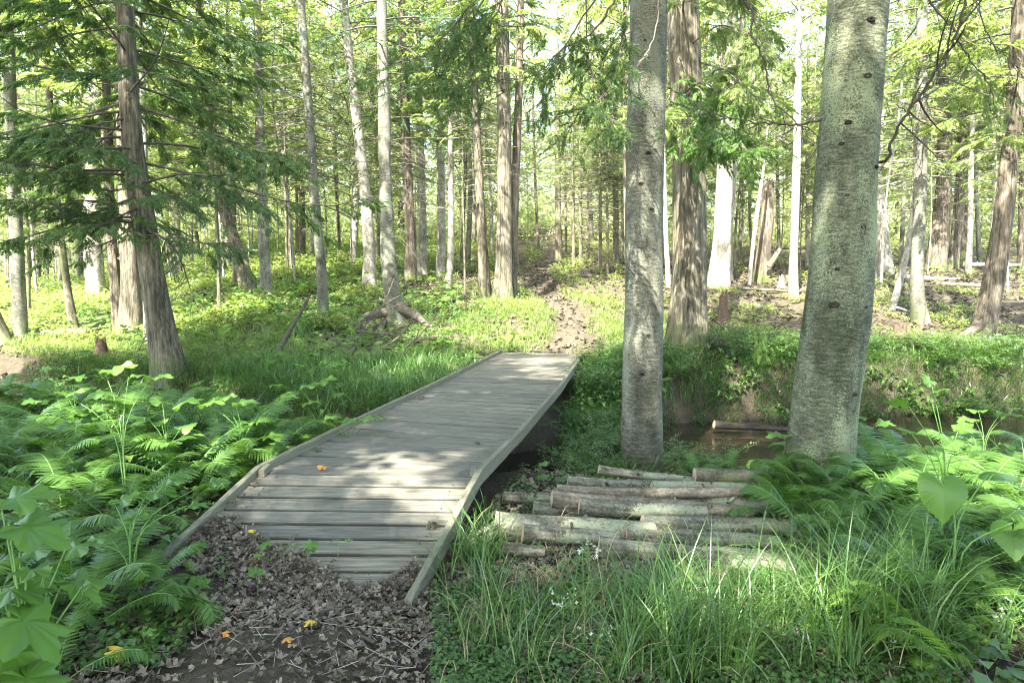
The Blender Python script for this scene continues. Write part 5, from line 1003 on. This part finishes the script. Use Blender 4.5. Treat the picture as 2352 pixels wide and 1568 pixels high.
for i, (a, b, w_, d0, d1, bk, lb) in enumerate([
    ((1375, 1076), (1600, 1106), 15, 5.1, 5.15, 'bark_log', 'thinnest grey log at the back of the pile'),
    ((1303, 1106), (1715, 1124), 23, 4.85, 4.85, 'bark_log', 'lichen-spotted log just behind the slim brown log of the pile'),
    ((1279, 1125), (1731, 1134), 22, 4.55, 4.6, 'bark_log_brown', 'slim smooth brown log lying on top of the pile'),
    ((1267, 1144), (1727, 1184), 30, 4.4, 4.38, 'bark_log_brown', 'long brownish log slanting across the middle of the pile'),
    ((1495, 1152), (1797, 1168), 38, 4.62, 4.55, 'bark_log', 'thick log with splintered right end behind the slanting one'),
    ((1155, 1140), (1300, 1145), 19, 4.75, 4.75, 'bark_log', 'short grey log end poking out left behind the pile'),
    ((1136, 1204), (1500, 1226), 48, 4.08, 4.1, 'bark_log', 'thickest pale log at the left front of the pile, sunlit'),
    ((1475, 1203), (1822, 1213), 34, 4.22, 4.2, 'bark_log', 'log with shelf fungus and a round knot at the right of the pile'),
    ((1435, 1228), (1790, 1250), 32, 4.04, 4.02, 'bark_log', 'grey log right before the fungus-covered one'),
    ((1375, 1254), (1850, 1292), 38, 3.86, 3.82, 'bark_log', 'frontmost weathered grey log half hidden by sedge'),
    ((1155, 1256), (1250, 1268), 21, 3.85, 3.85, 'bark_log_brown', 'short brown log stub under the thick pale log'),
    ((1225, 1172), (1480, 1180), 34, 4.42, 4.45, 'bark_log', 'grey log behind the thick pale log'),
    ((1200, 1222), (1420, 1240), 30, 3.98, 4.0, 'bark_log', 'log wedged under the front of the thick pale log'),
    ((1330, 1160), (1620, 1176), 26, 4.3, 4.34, 'bark_log', 'half-hidden log in the middle of the pile, under the slanting one'),
    ((1560, 1270), (1850, 1310), 34, 3.74, 3.7, 'bark_log', 'sunken log lowest at the right front of the pile'),
    ((1595, 1092), (1750, 1100), 28, 5.15, 5.1, 'bark_dark', 'dark log at the back right of the pile')]):
    log_px('log', lb, a, b, w_, d0, d1, group=G_, barkm=bk, seed=800+i, stubs=(3 if i < 5 else 1))
o = log_px('log', 'small upright cut block right of the log pile, in the sedge', (1938, 1345), (1940, 1303), 40, 3.75, 3.75, barkm='bark_log', seed=820, stubs=0)
W_ = [((1690, 660), (1812, 670), 8, 19.5, 'bark_dark', 'dark fallen log in front of the mossy-footed white trunk'), ((1725, 704), (1900, 700), 12, 17, 'bark_log', 'grey fallen log left of the big right fir'), ((1560, 722), (1770, 706), 9, 16.6, 'bark_pale', 'pale fallen log running behind the broken stump'),
      ((2060, 632), (2352, 655), 13, 22, 'bark_pale', 'long pale fallen log crossing the sunny litter on the right'), ((2150, 650), (2400, 662), 12, 21, 'bark_dark', 'dark fallen log just below the long pale one'), ((2215, 606), (2400, 612), 11, 26, 'bark_pale', 'fallen log farthest up the slope at the right edge'),
      ((1620, 498), (1900, 502), 6, 46, 'bark_dark', 'distant dark fallen trunk across the far slope'), ((2170, 748), (2060, 706), 8, 15, 'bark_pale', 'bare fallen limb beside the banded trunk'), ((1765, 612), (1792, 572), 14, 21.5, 'bark_dark', 'leaning broken log propped by the brown snag'),
      ((1640, 973), (1830, 990), 18, 8.9, 'bark_wet', 'wet log lying in the stream left of the nearest fir'), ((1950, 990), (2075, 1000), 18, 8.6, 'bark_wet', 'wet log lying in the stream right of the nearest fir'), ((2290, 760), (2400, 772), 12, 12.6, 'bark_cedar_brown', 'log end at the right edge beside the long-rooted cedar'),
      ((60, 768), (200, 762), 22, 14.8, 'bark_dark', 'rotten dark log lying left of the flared cedar'), ((200, 850), (280, 848), 7, 11.2, 'bark_pale', 'short pale board-like log in the grass at left'), ((640, 800), (900, 770), 14, 14.6, 'bark_dark', 'mossy fallen log behind the leaning stick'), ((1740, 565), (1960, 575), 7, 30, 'bark_dark', 'dark fallen pole behind the slim grey-white trunk')]
for i, (a, b, w_, d, bk, lb) in enumerate(W_): log_px('fallen_log', lb, a, b, w_, d, d, 'log', None, bk, 840+i, 2, .02, .6)
def stick(label, pts, w0, w1, d=None, side=0, seed=0, mat='twig', name='fallen_branch', group=None, sl=.3):
    P = [surf(x, y) + np.array([0, 0, .012]) for x, y in pts] if d is None else [at(x, y, d if np.isscalar(d) else d[i]) for i, (x, y) in enumerate(pts)]
    c = P[0].copy(); rr = np.random.default_rng(seed); Q = spline(np.array(P)-c, 24); Q[1:-1] += rr.normal(0, .004, (22, 3)); g = Geo(); D = np.linalg.norm(P[0]); V, Fc = tube(Q, np.linspace(w0, w1, 24)/2/F*P[0][1], 7); g.add(V, Fc)
    for _ in range(side):
        i = int(rr.integers(3, 22)); t = Q[i+1]-Q[i]; t /= np.linalg.norm(t); dd = t+rr.normal(0, .7, 3); dd[2] = abs(dd[2])*.5; l = sl*rr.uniform(.3, 1); V, Fc = tube(spline([Q[i], Q[i]+dd*l*.5, Q[i]+dd*l+np.array([0, 0, -.1*l])], 6), np.linspace(w1, w1*.4, 6)/2/F*P[0][1], 5); g.add(V, Fc)
    o = link(name, g.mesh(name, [mat]), None, tuple(c)); return tag(o, label, 'branch', group)
stick('long bare twig lying across the leaf litter from the deck', [(575, 1262), (640, 1310), (700, 1372), (745, 1425), (800, 1452), (862, 1482)], 5, 8, seed=1, side=5, sl=.14)
stick('thin twig crossing the litter toward the deck', [(525, 1322), (620, 1352), (690, 1375), (735, 1388)], 4, 3, seed=2, side=2, sl=.1)
stick('thin pale twig in the litter at the lower left', [(425, 1432), (500, 1405), (580, 1385)], 3, 2, seed=3)
stick('short twig beside the yellow leaf', [(330, 1480), (400, 1505)], 5, 3, seed=4)
stick('pale curved twig in the creeping plants at the bottom', [(900, 1510), (915, 1545), (940, 1568)], 8, 6, seed=5)
stick('dark charred-looking stick leaning up out of the undergrowth', [(632, 822), (655, 780), (688, 722), (714, 674)], 13, 6, 12.5, seed=6, mat='twig')
for i, pp in enumerate(([(800, 800), (850, 740), (885, 690), (905, 640)], [(835, 805), (880, 770), (940, 745), (1000, 740)], [(790, 830), (820, 780), (870, 700)], [(880, 800), (930, 760), (960, 700)], [(560, 830), (640, 826), (760, 842)], [(750, 770), (800, 800), (900, 830), (960, 860)], [(820, 760), (900, 768), (990, 790)], [(930, 800), (990, 740), (1010, 710)])):
    stick('thin dead branch tangled in front of the bare-rooted spruce', pp, 5, 2, 13.2-.2*i, side=7, seed=20+i, group='dead branches tangled by the bare roots', sl=.7)
for i, pp in enumerate(([(95, 870), (200, 895), (310, 905)], [(1575, 850), (1620, 800), (1650, 770)], [(2300, 740), (2360, 720)], [(1700, 745), (1660, 735), (1610, 700)], [(2040, 800), (2110, 770), (2130, 690)], [(290, 850), (330, 780), (350, 700), (322, 620)])):
    stick(('thin dark branch in the grass below the left edge trees', 'thin pale stalk at the foot of the broad cedar', 'thin branch at the right edge near the leaning cedar', 'broken branch by the splintered stump', 'dead branch pile stick before the banded trunk', 'pale bare branch hanging against the flared cedar')[i], pp, 4, 2, (11, 10.6, 12.5, 16, 14, 13.2)[i], side=6, seed=40+i, sl=.4)
def stump(label, px, py, d, wpx, hpx, barkm, seed, name='stump'):
    rr = np.random.default_rng(seed); p = at(px, py, d); z = H(p[0], p[1]); r = wpx/2/F*d; h = hpx/F*d; n = 12; sd = 18; th = np.linspace(0, 2*np.pi, sd, endpoint=False); zz = np.linspace(-.1, 1, n)
    V = []; top = h*(.55+.5*np.abs(np.sin(th*1.5+rr.uniform(0, 6)))+rr.uniform(-.15, .15, sd))
    for k in zz: rr_ = r*(1+.9*np.exp(-max(k, 0)*5)*(.3+.6*np.cos(th*3+seed)**2))*(1-.2*k); V.append(np.stack([rr_*np.cos(th), rr_*np.sin(th), top*k], 1))
    V.append(V[-1]*[.6, .6, 1]-[0, 0, .04]); V.append(V[-1]*[.3, .3, .75]); m = len(V); V = np.concatenate(V); i = np.arange(m-1)[:, None]*sd; j = np.arange(sd)[None]; k = (j+1) % sd
    g = Geo().add(V, np.stack([i+j, i+k, i+sd+k, i+sd+j], -1).reshape(-1, 4)); return tag(link(name, g.mesh(name, [barkm]), None, (p[0], p[1], z)), label, 'stump')
stump('small jagged rotten stump in the grass by the flared cedar', 232, 798, 12.6, 26, 42, 'rot', 1)
stump('splintered dark stump right of the broad cedar', 1660, 738, 15, 22, 75, 'rot', 2)
stump('dark mossy stump hidden in plants behind the stream', 1745, 860, 10.4, 34, 60, 'moss', 3)
stump('low rotten stump in the sunny litter left of the banded trunk', 2065, 790, 13, 34, 30, 'rot', 4)
stump('upturned rotten stump at the foot of the white trunk behind the big fir', 2000, 640, 22, 40, 30, 'root', 5)
stump('pale broken stump in the slope left of the slim grey-white trunk', 1795, 640, 20.5, 14, 28, 'bark_pale', 6)
stump('low mossy stump beside the top of the path', 1345, 640, 23, 26, 14, 'root', 7)
# single leaves that stand out
def single(label, px, py, s, mat, seed, group=None, tilt=.25):
    p = surf(px, py); me = bigleaf(seed, cup=.22, mat=mat, jag=.03, n=60, out=1); me.name = 'fallen_leaf'; return tag(link('fallen_leaf', me, None, (p[0], p[1], p[2]+.035), (tilt, .1, seed*1.3), (s, s, s)), label, 'leaf', group)
single('large bright yellow maple leaf on the litter at the lower left', 300, 1520, .15, 'yellow_leaf', 1, tilt=.5)
single('pale yellow leaf on the litter right of the long twig', 722, 1440, .08, 'yellow_leaf', 2)
single('small orange leaf at the edge of the bare soil', 655, 1482, .07, 'orange_leaf', 3)
single('tan triangular leaf in the litter above the large yellow leaf', 508, 1472, .06, 'orange_leaf', 4)
single('golden curled leaf lying on the deck past the first bend', 740, 1084, .09, 'orange_leaf', 5)
single('small yellow leaf near the left side of the ramp', 587, 1232, .06, 'yellow_leaf', 6)
for i, (px, py, s) in enumerate(((585, 1124, .07), (545, 1162, .07), (560, 1145, .06), (865, 966, .1), (962, 918, .1), (1100, 1028, .07), (545, 1222, .09), (480, 1215, .09), (665, 1246, .08), (987, 1222, .1))):
    single('small dry leaf lying on the grey deck planks', px, py, s, 'litter_sun' if i % 2 else 'litter', 10+i, 'dry leaves on the deck')

# ------------------------------------------------------------------ the hazy summer air
m = bpy.data.materials.new('haze'); m.use_nodes = True; n = m.node_tree; n.nodes.remove(n.nodes['Principled BSDF'])
v = N(n, 'ShaderNodeVolumePrincipled'); v.inputs['Color'].default_value = (.95, .97, .9, 1); v.inputs['Density'].default_value = HAZE; v.inputs['Anisotropy'].default_value = .3
n.links.new(v.outputs[0], n.nodes['Material Output'].inputs['Volume']); M['haze'] = m
g = Geo(); V, Fc = box((-175, -65, -3), (175, 205, 45)); g.add(V, Fc); tag(link('haze', g.mesh('haze', ['haze'], False)), kind='stuff')
